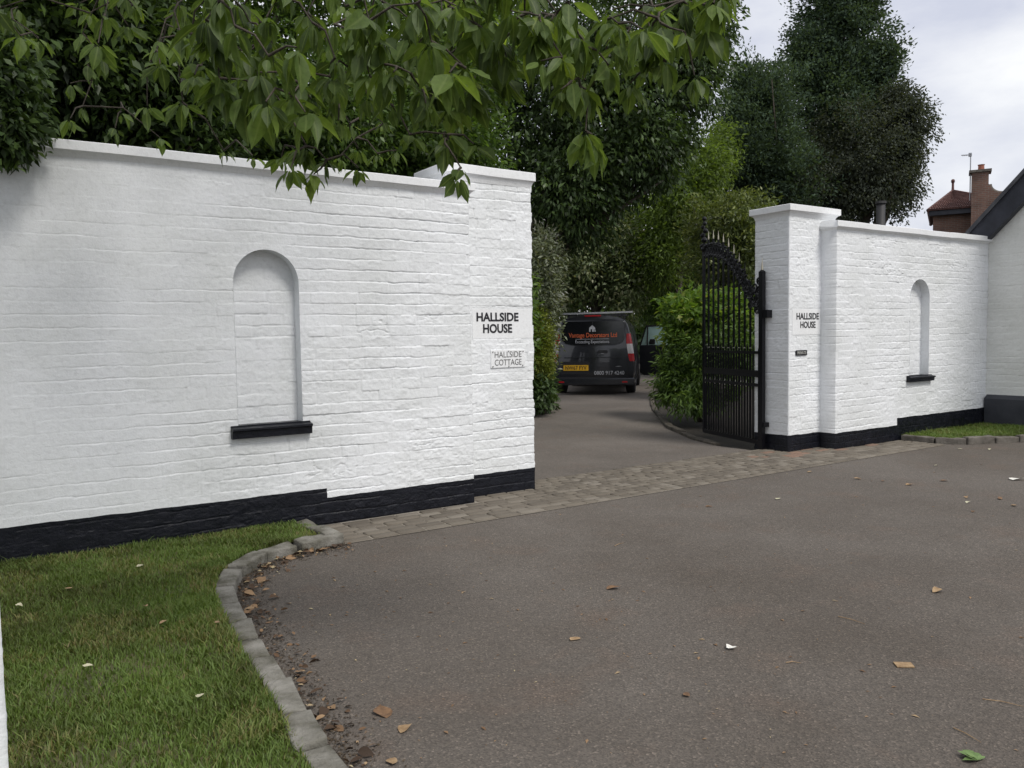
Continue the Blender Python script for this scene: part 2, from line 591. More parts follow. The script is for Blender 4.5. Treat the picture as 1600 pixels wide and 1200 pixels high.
def brick_face(root, O, eu, nrm, length, z0, z1, du, dz, seed, plinth, niche=None, fade=(0, 0), ragged=(0, 0), skirt=0.1,
               rough=1.0, soft=None, scars=(), names=('brickwork', 'plinth'), flat=None):
    """a wall face of displaced brickwork; the part below plinth(s) becomes a black painted part of its own"""
    O, eu, nrm = np.array(O, float), np.array(eu, float), np.array(nrm, float)
    ns = int(length / du) + 1
    s = np.linspace(0, length, ns)
    zl = [p for p in sorted(set(z for _, z in plinth))]
    # rows snapped so that the paint lines fall on grid rows
    zs = [z0]
    for k in zl + [z1]:
        a = zs[-1]
        n = max(1, int(round((k - a) / dz)))
        zs += [a + (k - a) * i / n for i in range(1, n + 1)]
    zs = np.array(zs)
    for (sb, _) in plinth:
        if 0.02 < sb < length - 0.02:
            s[np.argmin(abs(s - sb))] = sb
    S, Z = np.meshgrid(s, zs)
    Hh = brick_h(S, Z, seed, rough, soft(S, Z) if soft else None, scars)
    if flat is not None:
        f = sstep(0.0, 0.012, np.maximum(np.maximum(flat[0] - S, S - flat[1]), np.maximum(flat[2] - Z, Z - flat[3])))
        Hh = Hh * f
    if fade[0]: Hh = Hh * sstep(0, fade[0], S)
    if fade[1]: Hh = Hh * sstep(0, fade[1], length - S)
    S2, Z2 = S.copy(), Z.copy()
    for side, rg in enumerate(ragged):
        if rg:
            w = sstep(0.05, 0.0, S if side == 0 else length - S)
            row = np.floor(Z / COURSE)
            e = (_hash(row, row * 0 + 1, seed + 91) - 0.5) * rg + (fbm(Z * 22, Z * 0 + 2.2, seed + 93, 3) - 0.5) * rg * 1.1
            S2 = S2 + w * e * (-1 if side == 0 else 1)
    for (_, zpl) in plinth:        # hand painted line
        Z2 = Z2 + 0.012 * (fbm(S * 7, S * 0 + .3, seed + 95, 3) - 0.5) * np.exp(-((Z - zpl) / .03) ** 2)
    inside = np.zeros(S.shape, bool)
    if niche is not None:
        D = arch_dist(S2, Z2, niche)
        inside = D < 0
    cell_in = inside[:-1, :-1] & inside[1:, :-1] & inside[:-1, 1:] & inside[1:, 1:]
    if niche is not None:
        # vertices just inside the opening slide out to its outline
        out = np.array(arch_outline(niche, 120))
        for _ in range(1):
            keep = np.zeros(S.shape, bool)
            k = ~cell_in
            keep[:-1, :-1] |= k; keep[1:, :-1] |= k; keep[:-1, 1:] |= k; keep[1:, 1:] |= k
            mv = inside & keep
            ii = np.argwhere(mv)
            for (a, b) in ii:
                d = (out[:, 0] - S2[a, b]) ** 2 + (out[:, 1] - Z2[a, b]) ** 2
                j = int(np.argmin(d))
                S2[a, b], Z2[a, b] = out[j]
    P = O + S2[..., None] * eu + Z2[..., None] * np.array([0, 0, 1.0]) + Hh[..., None] * nrm
    nz = len(zs)
    idx = np.arange(nz * ns).reshape(nz, ns)
    cells = np.stack([idx[:-1, :-1], idx[:-1, 1:], idx[1:, 1:], idx[1:, :-1]], -1)
    # which cells are black
    sm = (s[:-1] + s[1:]) / 2
    zp = np.full(len(sm), plinth[-1][1] if plinth else -9)
    prev = -1e9
    for (sb, zv) in plinth:
        zp[(sm >= prev) & (sm < sb)] = zv
        prev = sb
    zm = (zs[:-1] + zs[1:]) / 2
    black = zm[:, None] < zp[None, :]
    res = []
    skV = P[:, [0, -1], :] - nrm * skirt
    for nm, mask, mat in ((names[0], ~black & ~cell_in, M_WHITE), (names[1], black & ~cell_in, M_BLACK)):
        if not mask.any(): continue
        F = [cells[mask]]
        V = [P.reshape(-1, 3)]
        base = nz * ns
        # side returns
        for c, col in ((0, 0), (1, -1)):
            rows = np.nonzero(mask[:, col])[0]
            V.append(skV[:, c, :])
            a = base + c * nz + rows
            e0, e1 = idx[rows, col], idx[rows + 1, col]
            F.append(np.stack([a, e0, e1, a + 1], -1) if c == 0 else np.stack([e0, a, a + 1, e1], -1))
        V = np.concatenate(V)
        F = np.concatenate(F)
        used = np.unique(F)
        remap = np.full(len(V), -1)
        remap[used] = np.arange(len(used))
        me = np_mesh(nm, V[used], remap[F])
        if np.dot(nrm, np.cross(eu, [0, 0, 1.0])) < 0:
            me.flip_normals()
        o = link_mesh(nm, me, mat, root)
        me.polygons.foreach_set('use_smooth', np.ones(len(me.polygons), bool))
        res.append(o)
    return res


def niche_parts(root, u0, vf, a, depth, seed, du, dz, sill):
    """recessed arched panel: back, reveal, sill.  wall runs along +X, front at y = vf"""
    s0, s1, zb, zs = a
    c, r = (s0 + s1) / 2, (s1 - s0) / 2
    s = np.linspace(s0 - 0.01, s1 + 0.01, int((s1 - s0) / du))
    z = np.linspace(zb - 0.02, zs + r + 0.01, int((zs + r - zb) / dz))
    S, Z = np.meshgrid(s, z)
    Hh = brick_h(S, Z, seed, 0.85)
    P = np.stack([u0 + S, vf + depth - Hh, Z], -1)
    idx = np.arange(S.size).reshape(S.shape)
    F = np.stack([idx[:-1, :-1], idx[:-1, 1:], idx[1:, 1:], idx[1:, :-1]], -1)
    ok = arch_dist(S, Z, (s0 - .012, s1 + .012, zb - .03, zs)) < 0.006
    F = F[ok[:-1, :-1] & ok[1:, 1:]]
    back = np_mesh('niche_panel', P.reshape(-1, 3), F.reshape(-1, 4))
    link_mesh('niche_panel', back, M_WHITE, root, True)
    out = arch_outline(a, 60)
    V, F = [], []
    nd = 8
    for i, (ps, pz) in enumerate(out):
        for k in range(nd + 1):
            t = k / nd
            wob = 0.004 * (vnoise(np.array(i * 0.6), np.array(k * 1.3), seed + 3) - 0.5) * (1 if 0 < k < nd else 0)
            dx, dzz = (ps - c), (pz - zs if pz > zs else 0)
            ln = math.hypot(dx, dzz) or 1
            V.append((u0 + ps + dx / ln * wob, vf + t * (depth + 0.012) - (0.002 if k == 0 else 0), pz + dzz / ln * wob))
    for i in range(len(out) - 1):
        for k in range(nd):
            b = i * (nd + 1) + k
            F.append((b, b + nd + 1, b + nd + 2, b + 1))
    me = bpy.data.meshes.new('niche_reveal')
    me.from_pydata(V, [], F)
    link_mesh('niche_reveal', me, M_WHITE, root, True)
    # sill with a moulded lip
    m = MB()
    h, pr, ov = sill
    prof = [(-pr, zb + 0.0), (-pr - 0.014, zb - 0.004), (-pr - 0.014, zb - 0.016), (-pr, zb - 0.024), (-pr + 0.004, zb - h), (depth, zb - h), (depth, zb + 0.014), (0.0, zb + 0.006)]
    # lip as one prism, body as second
    m.prism(prof, lambda p: (u0 + s0 - ov, vf + p[0] if p[0] < 0.004 else vf - 0.004, p[1]), lambda p: (u0 + s1 + ov, vf + p[0] if p[0] < 0.004 else vf - 0.004, p[1]))
    m.box(u0 + s0 + 0.003, vf - 0.003, zb - 0.05, u0 + s1 - 0.003, vf + depth + 0.01, zb + 0.012)
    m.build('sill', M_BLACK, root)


def wall_block(root, x0, x1, yf, yb, zt, name='wall_core'):
    """plain back and core of a wall behind its displaced front face"""
    m = MB()
    m.box(x0, yf, -0.05, x1, yb, zt)
    return m.build(name, M_WHITE, root)


def coping(root, x0, x1, y0, y1, z0, z1, cove=0.05, ov=0.045, ends=(True, True), seed=1):
    """rendered coping with a coved underside; subdivided and slightly wavy so its edges are not ruler straight"""
    prof = [(-0.0, z0 - cove), (-0.010, z0 - cove * 0.55), (-ov * 0.55, z0 - cove * 0.18), (-ov + .004, z0), (-ov, z0 + 0.003), (-ov, z1 - 0.004), (-ov + 0.004, z1), (0.0, z1 + 0.008), ((y1 - y0) / 2, z1 + 0.016)]
    # mirrored back half
    yc = y1 - y0
    prof = prof + [(yc - p[0], p[1]) for p in reversed(prof[:-1])]
    n = max(2, int((x1 - x0) / 0.06))
    V, F = [], []
    m = len(prof)
    for i in range(n + 1):
        x = x0 + (x1 - x0) * i / n
        w = 0.007 * (float(vnoise(np.array(x * 1.7), np.array(seed * 3.1), seed)) - 0.5) + 0.004 * (float(vnoise(np.array(x * 7.0), np.array(seed * 1.3), seed + 2)) - 0.5)
        wy = 0.006 * (float(vnoise(np.array(x * 4.0), np.array(seed * 2.3), seed + 4)) - 0.5)
        for (py, pz) in prof:
            ex = 0.0
            if i == 0 and ends[0]: ex = py if py < 0 else (min(0, -(py - yc)) if py > yc else 0)
            if i == n and ends[1]: ex = -py if py < 0 else (max(0, (py - yc)) if py > yc else 0)
            V.append((x + ex, y0 + py + wy, pz + w))
    for i in range(n):
        for k in range(m - 1):
            b = i * m + k
            F.append((b, b + 1, b + m + 1, b + m))
        F.append((i * m + m - 1, i * m, (i + 1) * m, (i + 1) * m + m - 1))
    for e, i in ((0, 0), (1, n)):
        ring = list(range(i * m, i * m + m))
        if ends[e]:
            # end face brought out to the overhang
            V2 = len(V)
            xe = V[i * m][0] + (-ov if e == 0 else ov)
            lvl = [(y0 - ov, z0 + .003), (y0 - ov, z1 - .004), (y1 + ov, z1 - .004), (y1 + ov, z0 + .003)]
        F.append(tuple(ring if e == 0 else reversed(ring)))
    me = bpy.data.meshes.new('coping')
    me.from_pydata(V, [], F)
    bm = bmesh.new(); bm.from_mesh(me); bmesh.ops.recalc_face_normals(bm, faces=bm.faces); bm.to_mesh(me); bm.free()
    o = link_mesh('coping', me, M_TRIM, root)
    return o


def pillar_cap(root, x0, x1, y0, y1, z0, z1, cove=0.06, ov=0.045, seed=1):
    """square cap: loft of rings from the shaft out to the overhang and over the top"""
    rings = [(0.0, z0 - cove), (0.008, z0 - cove * 0.5), (ov * 0.5, z0 - cove * 0.15), (ov - .003, z0), (ov, z0 + .003), (ov, z1 - .004), (ov - .004, z1), (0.0, z1 + .006), (-0.15, z1 + .02)]
    V, F = [], []
    nper = 10
    for (o, z) in rings:
        cs = [(x0 - o, y0 - o), (x1 + o, y0 - o), (x1 + o, y1 + o), (x0 - o, y1 + o)]
        for k in range(4):
            a, b = cs[k], cs[(k + 1) % 4]
            for t in range(nper):
                x, y = a[0] + (b[0] - a[0]) * t / nper, a[1] + (b[1] - a[1]) * t / nper
                w = 0.006 * (float(vnoise(np.array(x * 3.1 + 9), np.array(y * 3.1 + 4), seed)) - 0.5) if z > z0 - cove * 0.9 else 0
                V.append((x, y, z + w))
    n = nper * 4
    for i in range(len(rings) - 1):
        for k in range(n):
            F.append((i * n + k, i * n + (k + 1) % n, (i + 1) * n + (k + 1) % n, (i + 1) * n + k))
    F.append(tuple(range((len(rings) - 1) * n, len(rings) * n)))
    me = bpy.data.meshes.new('coping')
    me.from_pydata(V, [], F)
    return link_mesh('coping', me, M_TRIM, root)


# ---- left garden wall ------------------------------------------------
U0 = -6.0
VL = -0.15
lw = empty('garden_wall', (0, 0, 0), 0, 'long white painted brick wall with stepped black plinth and arched niche, under the overhanging leaves', 'wall')
LW_N = (-2.476 - U0, -2.043 - U0, 0.728, 1.680)


def soft_left(S, Z):
    # the left half is thick smooth old paint, the right half rough
    return 0.26 + 0.74 * sstep(2.4, 4.9, S + 0.35 * (1.2 - Z)) + 0.0 * Z


scars_l = [(-1.50 - U0, 1.36, .16, .10, .011), (-1.40 - U0, 1.27, .10, .08, .010), (-1.13 - U0, .53, .22, .09, .011), (-1.86 - U0, .38, .22, .08, .010), (-0.95 - U0, .42, .16, .10, .009), (-1.0 - U0, 1.45, .2, .06, .006)]
brick_face(lw, (U0, VL, 0), (1, 0, 0), (0, -1, 0), 5.31, -0.05, 2.43, 0.0074, 0.0044, 11,
           [(-1.885 - U0, 0.258), (99, 0.192)], niche=LW_N, skirt=0.14, soft=soft_left, scars=scars_l, ragged=(0, 0.006))
niche_parts(lw, U0, VL, LW_N, 0.10, 12, 0.008, 0.006, (0.070, 0.045, 0.05))
m = MB(); m.box(U0, VL + 0.13, -0.05, -0.70, 0.22, 2.43); m.build('back_face', M_WHITE, lw)
coping(lw, U0, -0.69, VL, 0.22, 2.410, 2.468, 0.035, 0.04, (False, True), 3)

# ---- left gate pillar -------------------------------------------------
lp = empty('gate_pillar', (0, 0, 0), 0, 'left white brick gate pillar carrying the cottage name plate', 'gate pillar', 'gate pillars')
brick_face(lp, (-0.80, 0, 0), (1, 0, 0), (0, -1, 0), 0.80, -0.03, 2.53, 0.006, 0.005, 23, [(99, 0.190)], skirt=0.44, ragged=(0, 0.016),
           rough=1.05, flat=(0.212, 0.80, 1.284, 1.524), scars=[(-0.32 + .8, .62, .14, .06, .008)])
m = MB(); m.box(-0.80, 0.03, -0.03, -0.012, 0.45, 2.53); m.build('back_face', M_WHITE, lp)
pillar_cap(lp, -0.80, 0.0, 0.0, 0.45, 2.572, 2.642, 0.055, 0.03, 5)

# ---- right gate pillar ------------------------------------------------
RX = 3.34
rp = empty('gate_pillar', (0, 0, 0), 0, 'right white brick gate pillar beside the open iron gate', 'gate pillar', 'gate pillars')
brick_face(rp, (RX, 0, 0), (1, 0, 0), (0, -1, 0), 0.79, -0.03, 2.53, 0.008, 0.0055, 37, [(99, 0.184)], skirt=0.02, fade=(0.018, 0), scars=[(.25, 2.08, .16, .14, .011), (.35, 2.2, .12, .05, .01), (.3, .95, .14, .1, .006)], flat=(0.05, 0.54, 1.262, 1.545))
brick_face(rp, (RX, 0.45, 0), (0, -1, 0), (-1, 0, 0), 0.45, -0.03, 2.53, 0.010, 0.0065, 41, [(99, 0.184)], skirt=0.02, fade=(0, 0.018))
m = MB(); m.box(RX + 0.012, 0.012, -0.03, RX + 0.79, 0.45, 2.53); m.build('back_face', M_WHITE, rp)
pillar_cap(rp, RX, RX + 0.79, 0.0, 0.45, 2.577, 2.644, 0.055, 0.045, 9)

# ---- right garden wall --------------------------------------------------
VR = -0.19
RU0, RU1 = 3.885, 7.13
rw = empty('garden_wall', (0, 0, 0), 0, 'white painted brick wall with a small arched niche between right pillar and gabled cottage', 'wall')
RW_N = (5.320 - RU0, 5.738 - RU0, 0.742, 1.690)
brick_face(rw, (RU0, VR, 0), (1, 0, 0), (0, -1, 0), RU1 - RU0, -0.03, 2.44, 0.0095, 0.0060, 53,
           [(5.075 - RU0, 0.184), (99, 0.268)], niche=RW_N, skirt=0.21, rough=1.0,
           scars=[(.62, 2.27, .18, .10, .014), (.85, 2.03, .32, .15, .013), (1.15, 1.92, .2, .1, .012), (2.45, 2.1, .3, .10, .013), (1.0, 2.3, .25, .04, .01), (.6, 1.9, .2, .15, .008)])
niche_parts(rw, RU0, VR, RW_N, 0.10, 57, 0.012, 0.0075, (0.060, 0.045, 0.06))
m = MB(); m.box(RU0 + .01, VR + 0.115, -0.03, RU1, 0.22, 2.44); m.build('back_face', M_WHITE, rw)
coping(rw, RU0, RU1, VR, 0.22, 2.418, 2.482, 0.03, 0.045, (True, False), 8)

# ---- near wall end at the left edge -------------------------------------
nw = empty('wall_end', (-3.875, -3.10, 0), 0, 'white brick wall end showing as a thin strip at the left edge of the photo', 'wall')
brick_face(nw, (-1.4, -0.3, 0), (1, 0, 0), (0, -1, 0), 1.4, -0.03, 2.31, 0.012, 0.007, 91, [(99, 0.2)], skirt=0.02, fade=(0, 0.018), rough=.8)
brick_face(nw, (0, -0.3, 0), (0, 1, 0), (1, 0, 0), 0.3, -0.03, 2.31, 0.010, 0.006, 93, [(99, 0.2)], skirt=0.02, fade=(0.018, 0), rough=.8)
m = MB(); m.box(-1.4, -0.288, -0.03, -0.012, 0.0, 2.31); m.build('back_face', M_WHITE, nw)
m = MB(); m.box(-1.44, -0.34, 2.305, 0.03, 0.04, 2.37); m.build('coping', M_TRIM, nw, bevel=0.006)


# ------------------------------------------------------------------ lettering
def text_mesh(name, body, width, height, mat, parent, loc, xdir, zdir, bold=0.0, depth=0.002, font_space=1.0):
    """text fitted to width x height, lower-left corner at loc, in the plane of xdir, zdir"""
    cu = bpy.data.curves.new(name, 'FONT')
    cu.body = body
    cu.size = 1.0
    cu.offset = bold
    cu.extrude = 0.01
    cu.space_character = font_space
    cu.resolution_u = 4
    to = bpy.data.objects.new(name, cu)
    COL.objects.link(to)
    dg = bpy.context.evaluated_depsgraph_get()
    me = bpy.data.meshes.new_from_object(to.evaluated_get(dg))
    bpy.data.objects.remove(to)
    n = len(me.vertices)
    co = np.empty(n * 3, np.float32)
    me.vertices.foreach_get('co', co)
    co = co.reshape(-1, 3)
    lo, hi = co.min(0), co.max(0)
    X, Zd = np.array(xdir, float), np.array(zdir, float)
    N = np.cross(X, Zd)
    P = (np.array(loc, float) + np.outer((co[:, 0] - lo[0]) / (hi[0] - lo[0]) * width, X)
         + np.outer((co[:, 1] - lo[1]) / (hi[1] - lo[1]) * height, Zd) + np.outer((co[:, 2] - lo[2]) / max(1e-6, hi[2] - lo[2]) * depth, N))
    me.vertices.foreach_set('co', P.astype(np.float32).ravel())
    me.update()
    me.materials.clear()
    me.name = name
    return link_mesh(name, me, mat, parent)


XD, ZD = (1, 0, 0), (0, 0, 1)
sg = empty('name_sign', (-0.3, 0, 1.4), 0, 'black HALLSIDE HOUSE letters on flat white panel of left pillar', 'sign', 'house name signs')
m = MB(); m.box(-0.288, -0.0028, -0.118, 0.294, 0.004, 0.122); m.build('panel', M_TRIM, sg)
text_mesh('lettering', 'HALLSIDE', 0.405, 0.072, M_INK, sg, (-0.250, -0.0034, 0.020), XD, ZD, 0.03)
text_mesh('lettering', 'HOUSE', 0.280, 0.074, M_INK, sg, (-0.190, -0.0034, -0.074), XD, ZD, 0.03)

sg = empty('name_plate', (-0.255, 0, 1.115), 0, 'faded grey HALLSIDE COTTAGE plate below the bolder sign on left pillar', 'sign')
m = MB(); m.box(-0.168, -0.010, -0.072, 0.168, 0.004, 0.074); m.build('plate', M_TRIM, sg, bevel=0.003)
text_mesh('lettering', 'HALLSIDE', 0.262, 0.048, M_INK2, sg, (-0.133, -0.0105, 0.012), XD, ZD, -0.006)
text_mesh('lettering', 'COTTAGE', 0.262, 0.048, M_INK2, sg, (-0.133, -0.0105, -0.052), XD, ZD, -0.006)
for (a, b) in ((-.15, .058), (.002, .060), (.145, .058), (-.152, -.06), (.002, -.062), (.14, -.058)):
    m = MB(); m.ball((a, -0.0135, b), 0.005); m.build('screw', M_INK2, sg)

sg = empty('name_sign', (RX + .3, 0, 1.4), 0, 'black HALLSIDE HOUSE letters on flat white panel of right pillar', 'sign', 'house name signs')
m = MB(); m.box(-0.245, -0.0028, -0.135, 0.235, 0.004, 0.14); m.build('panel', M_TRIM, sg)
text_mesh('lettering', 'HALLSIDE', 0.385, 0.072, M_INK, sg, (-0.178, -0.0034, 0.028), XD, ZD, 0.022)
text_mesh('lettering', 'HOUSE', 0.262, 0.072, M_INK, sg, (-0.112, -0.0034, -0.064), XD, ZD, 0.022)

sg = empty('private_plaque', (RX + .205, 0, 1.07), 0, 'small black plaque with PRIVATE in raised letters on right pillar', 'plaque')
m = MB()
pl = [(-.088, -.028), (.088, -.028), (.096, -.018), (.09, 0), (.096, .018), (.088, .028), (-.088, .028), (-.096, .018), (-.09, 0), (-.096, -.018)]
m.prism(pl, lambda p: (p[0], 0.004, p[1]), lambda p: (p[0], -0.011, p[1]))
m.build('plate', M_INK, sg)
text_mesh('lettering', 'PRIVATE', 0.15, 0.032, mat_plain('pale plaque lettering', (0.5, 0.5, 0.47), 0.5), sg, (-0.075, -0.0112, -0.016), XD, ZD, 0.0)


# ------------------------------------------------------------------ iron gate
GA = np.array([3.275, 0.30, 0.0])           # hinge post foot
GB = np.array([3.640, 1.480, 0.0])          # free end
GL = float(np.linalg.norm(GB - GA))
GD = (GB - GA) / GL
GN = np.array([GD[1], -GD[0], 0])
gate = empty('iron_gate', tuple(GA), 0, 'open black wrought iron gate leaf with scrolls and pale spikes', 'gate')


def gp(s, z, n=0.0):
    return tuple(GD * s + GN * n + np.array([0, 0, z]))


m = MB()
m.bar(gp(0, 0.0), gp(0, 1.955), 0.052)
m.add([gp(-.026, 1.955, -.026), gp(.026, 1.955, -.026), gp(.026, 1.955, .026), gp(-.026, 1.955, .026), gp(0, 1.985)], [(0, 1, 4), (1, 2, 4), (2, 3, 4), (3, 0, 4)])
m.build('hinge_post', M_IRON, gate)
m = MB(); m.tube([gp(0, 1.975), gp(0, 2.02), gp(0, 2.11)], [.013, .010, .001], 6); m.build('spike', M_GILT, gate)
m = MB(); m.box(-0.02, -0.085, 1.455, 0.075, 0.03, 1.54); m.build('hinge_block', M_IRON, gate)
m = MB(); m.box(-0.02, -0.05, 0.26, 0.075, 0.03, 0.31); m.build('hinge_block', M_IRON, gate)


def top_z(t):      # t = 0 at the free end, 1 at the hinge: height of the spike tips
    ts = [0, .17, .28, .38, .47, .56, .67, .76, .86, 1.0]
    zs = [2.54, 2.54, 2.51, 2.46, 2.39, 2.30, 2.17, 2.05, 1.92, 1.80]
    return float(np.interp(t, ts, zs))


nb = 10
S_bars = [GL - GL * (i / nb) * 0.91 for i in range(nb)]
for i, s in enumerate(S_bars):
    t = 1 - s / GL
    zt = top_z(t) - 0.105
    w = 0.028 if i == 0 else 0.018
    m = MB()
    m.bar(gp(s, 0.07), gp(s, zt if i else 2.30), w)
    m.build('bar', M_IRON, gate)
    if 0 < i < 9:
        m = MB(); m.tube([gp(s, zt), gp(s, zt + .02), gp(s, zt + .105)], [.008, .009, .001], 6); m.build('spike', M_GILT if i < 8 else M_IRON, gate)
# thin bar standing beside the hinge post
s = 0.055
m = MB(); m.bar(gp(s, 0.07), gp(s, 1.13), 0.016); m.build('bar', M_IRON, gate)
# dog bars
S_dog = [GL - GL * ((i + .5) / nb) * 0.91 for i in range(nb)]
for s in S_dog + S_bars[1:] + [0.055]:
    m = MB()
    if s in S_dog: m.bar(gp(s, 0.07), gp(s, 1.12), 0.014)
    m.tube([gp(s, 1.10), gp(s, 1.125), gp(s, 1.185)], [.007, .011, .001], 6)
    m.build('dog_bar' if s in S_dog else 'spike', M_IRON if s in S_dog else M_TIP, gate)
for s in S_dog[:9]:
    m = MB(); m.tube([gp(s + .02, 0.685), gp(s + .02, 0.705), gp(s + .02, 0.76)], [.006, .010, .001], 6); m.build('spike', M_TIP, gate)
for z, h in ((0.085, 0.05), (0.84, 0.075), (0.715, 0.035), (1.075, 0.03)):
    m = MB(); m.bar(gp(0.0, z), gp(GL, z), 0.022, h); m.build('rail', M_IRON, gate)
# scrollwork between two falling curves
mU, mL = MB(), MB()
N = 40
pu, plw = [], []
for k in range(N + 1):
    s = GL * (1 - k / N)
    t = k / N
    pu.append(gp(s, top_z(t) - 0.17))
    plw.append(gp(s, top_z(t) - 0.30))
mU.tube(pu, 0.011, 6); mU.build('curved_rail', M_IRON, gate)
mL.tube(plw, 0.011, 6); mL.build('curved_rail', M_IRON, gate)
rs = random.Random(4)
for k in range(20):
    s = GL * (1 - (k + .5) / 20)
    t = 1 - s / GL
    zc = top_z(t) - 0.235
    m = MB()
    m.ring(gp(s, zc + rs.uniform(-.012, .012)), tuple(GD), (0, 0, 1), 0.052, 0.0125, 14, 5)
    m.ring(gp(s + .012, zc - .012), tuple(GD), (0, 0, 1), 0.024, 0.010, 10, 5)
    m.ball(gp(s, zc, 0.008), 0.02)
    m.ball(gp(s + .03, zc - .075, 0.004), 0.015)
    m.ball(gp(s - .02, zc + .075, 0.004), 0.016)
    m.build('scroll', M_IRON, gate)
for (s, z, r) in ((.10, 1.66, .05), (.17, 1.63, .045), (.10, 1.55, .04), (.06, 1.86, .034), (.20, 1.75, .045), (.27, 1.72, .04), (.05, 1.76, .04), (.14, 1.79, .04), (.23, 1.60, .03), (.33, 1.80, .04)):
    m = MB(); m.ring(gp(s, z), tuple(GD), (0, 0, 1), r, 0.010, 14, 5); m.ball(gp(s + .5 * r, z, 0.006), 0.013); m.build('scroll', M_IRON, gate)
# finial scroll standing on the free stile
m = MB()
for (ds, z, r) in ((0, 2.33, .04), (.045, 2.37, .032), (-.045, 2.36, .032), (0, 2.44, .036), (.035, 2.50, .03), (-.03, 2.55, .03), (.03, 2.60, .026), (-.012, 2.64, .026), (0, 2.70, .028)):
    m.ball(gp(GL + ds - .01, z), r)
m.tube([gp(GL, 2.28), gp(GL - .01, 2.5), gp(GL, 2.72)], [.012, .010, .006], 6)
m.build('finial', M_IRON, gate)

# ------------------------------------------------------------------ ground
def sheet(name, pts, z, mat, kind='structure', sub=0):
    me = bpy.data.meshes.new(name)
    me.from_pydata([(x, y, z) for x, y in pts], [], [tuple(range(len(pts)))])
    bm = bmesh.new(); bm.from_mesh(me)
    bmesh.ops.triangulate(bm, faces=bm.faces)
    for f in bm.faces:
        if f.normal.z < 0: f.normal_flip()
    bm.to_mesh(me); bm.free()
    return tag(link_mesh(name, me, mat), kind=kind)


sheet('ground', [(-160, -160), (160, -160), (160, 160), (-160, 160)], -0.03, M_SOIL)
sheet('forecourt', [(-14, -24), (24, -24), (24, -0.02), (-14, -0.02)], 0.0, M_TARMAC)
DL = [(-0.6, -0.02), (-0.3, 0.5), (2.0, 3.7), (4.93, 6.86), (6.4, 8.5), (9.5, 11.6), (13, 14.2)]
DR = [(15.5, 11.5), (11.5, 9.6), (8.75, 7.5), (7.46, 6.45), (5.75, 4.64), (4.04, 2.56), (3.38, 1.46), (3.17, 0.84), (3.20, 0.3), (3.5, -0.02)]
sheet('driveway', DL + DR, 0.0, M_DRIVE)

# ---- sett strip across the gateway
rs = random.Random(12)
V, F, A = [], [], []
rows = 12
for r in range(rows):
    va = -0.735 + r * 0.0892
    vb = va + 0.080
    u = -1.98 + (0.0 if va < -.2 else 1.3) + rs.uniform(-.05, .02)
    u1 = 5.10 - max(0, (va + .735)) * 0.05
    if va > -0.21: u1 = 3.885
    if va > -0.01: u1 = 3.33
    if va > -0.21 and u < -0.68: u = -0.68
    if va > -0.012: u = 0.01
    while u < u1 - 0.05:
        ln = rs.uniform(.16, .215) if u < -.2 or u > 3.0 else rs.uniform(.085, .15)
        ue = min(u + ln, u1)
        red = (u > 2.7 and u < 4.5 and va > -.36 and rs.random() < .22)
        a = rs.uniform(.92, 1) if red else min(.84, max(0, rs.gauss(.40, .25)))
        zt = 0.013 + rs.uniform(-.003, .004)
        g, i = 0.005, 0.008
        j = lambda: rs.uniform(-.0035, .0035)
        b = len(V)
        q = [(u + g, va), (ue - g, va), (ue - g, vb), (u + g, vb)]
        q = [(x + j(), y + j()) for x, y in q]
        cx, cy = (u + ue) / 2, (va + vb) / 2
        for k, (ins, z) in enumerate(((0, 0.001), (0.002, zt - .005), (i, zt))):
            for x, y in q:
                V.append((x + (ins if x < cx else -ins), y + (ins if y < cy else -ins), z + (rs.uniform(-.0015, .0015) if k else 0)))
        for k in range(2):
            for t in range(4):
                F.append((b + 4 * k + t, b + 4 * k + (t + 1) % 4, b + 4 * k + 4 + (t + 1) % 4, b + 4 * k + 4 + t))
        F.append((b + 8, b + 9, b + 10, b + 11))
        A += [a] * 12
        u = ue
tag(link_mesh('sett_paving', np_mesh('sett_paving', np.array(V), np.array(F), {'rnd': A}), M_SETT), kind='structure')
sheet('paving_joint', [(-2.0, -0.74), (5.12, -0.74), (5.07, -0.20), (3.89, -0.20), (3.89, -0.005), (3.34, -0.005), (3.34, 0.335), (0.0, 0.335), (0.0, -0.005), (-0.69, -0.005), (-0.69, -0.16), (-2.0, -0.16)], 0.004, M_JOINT)


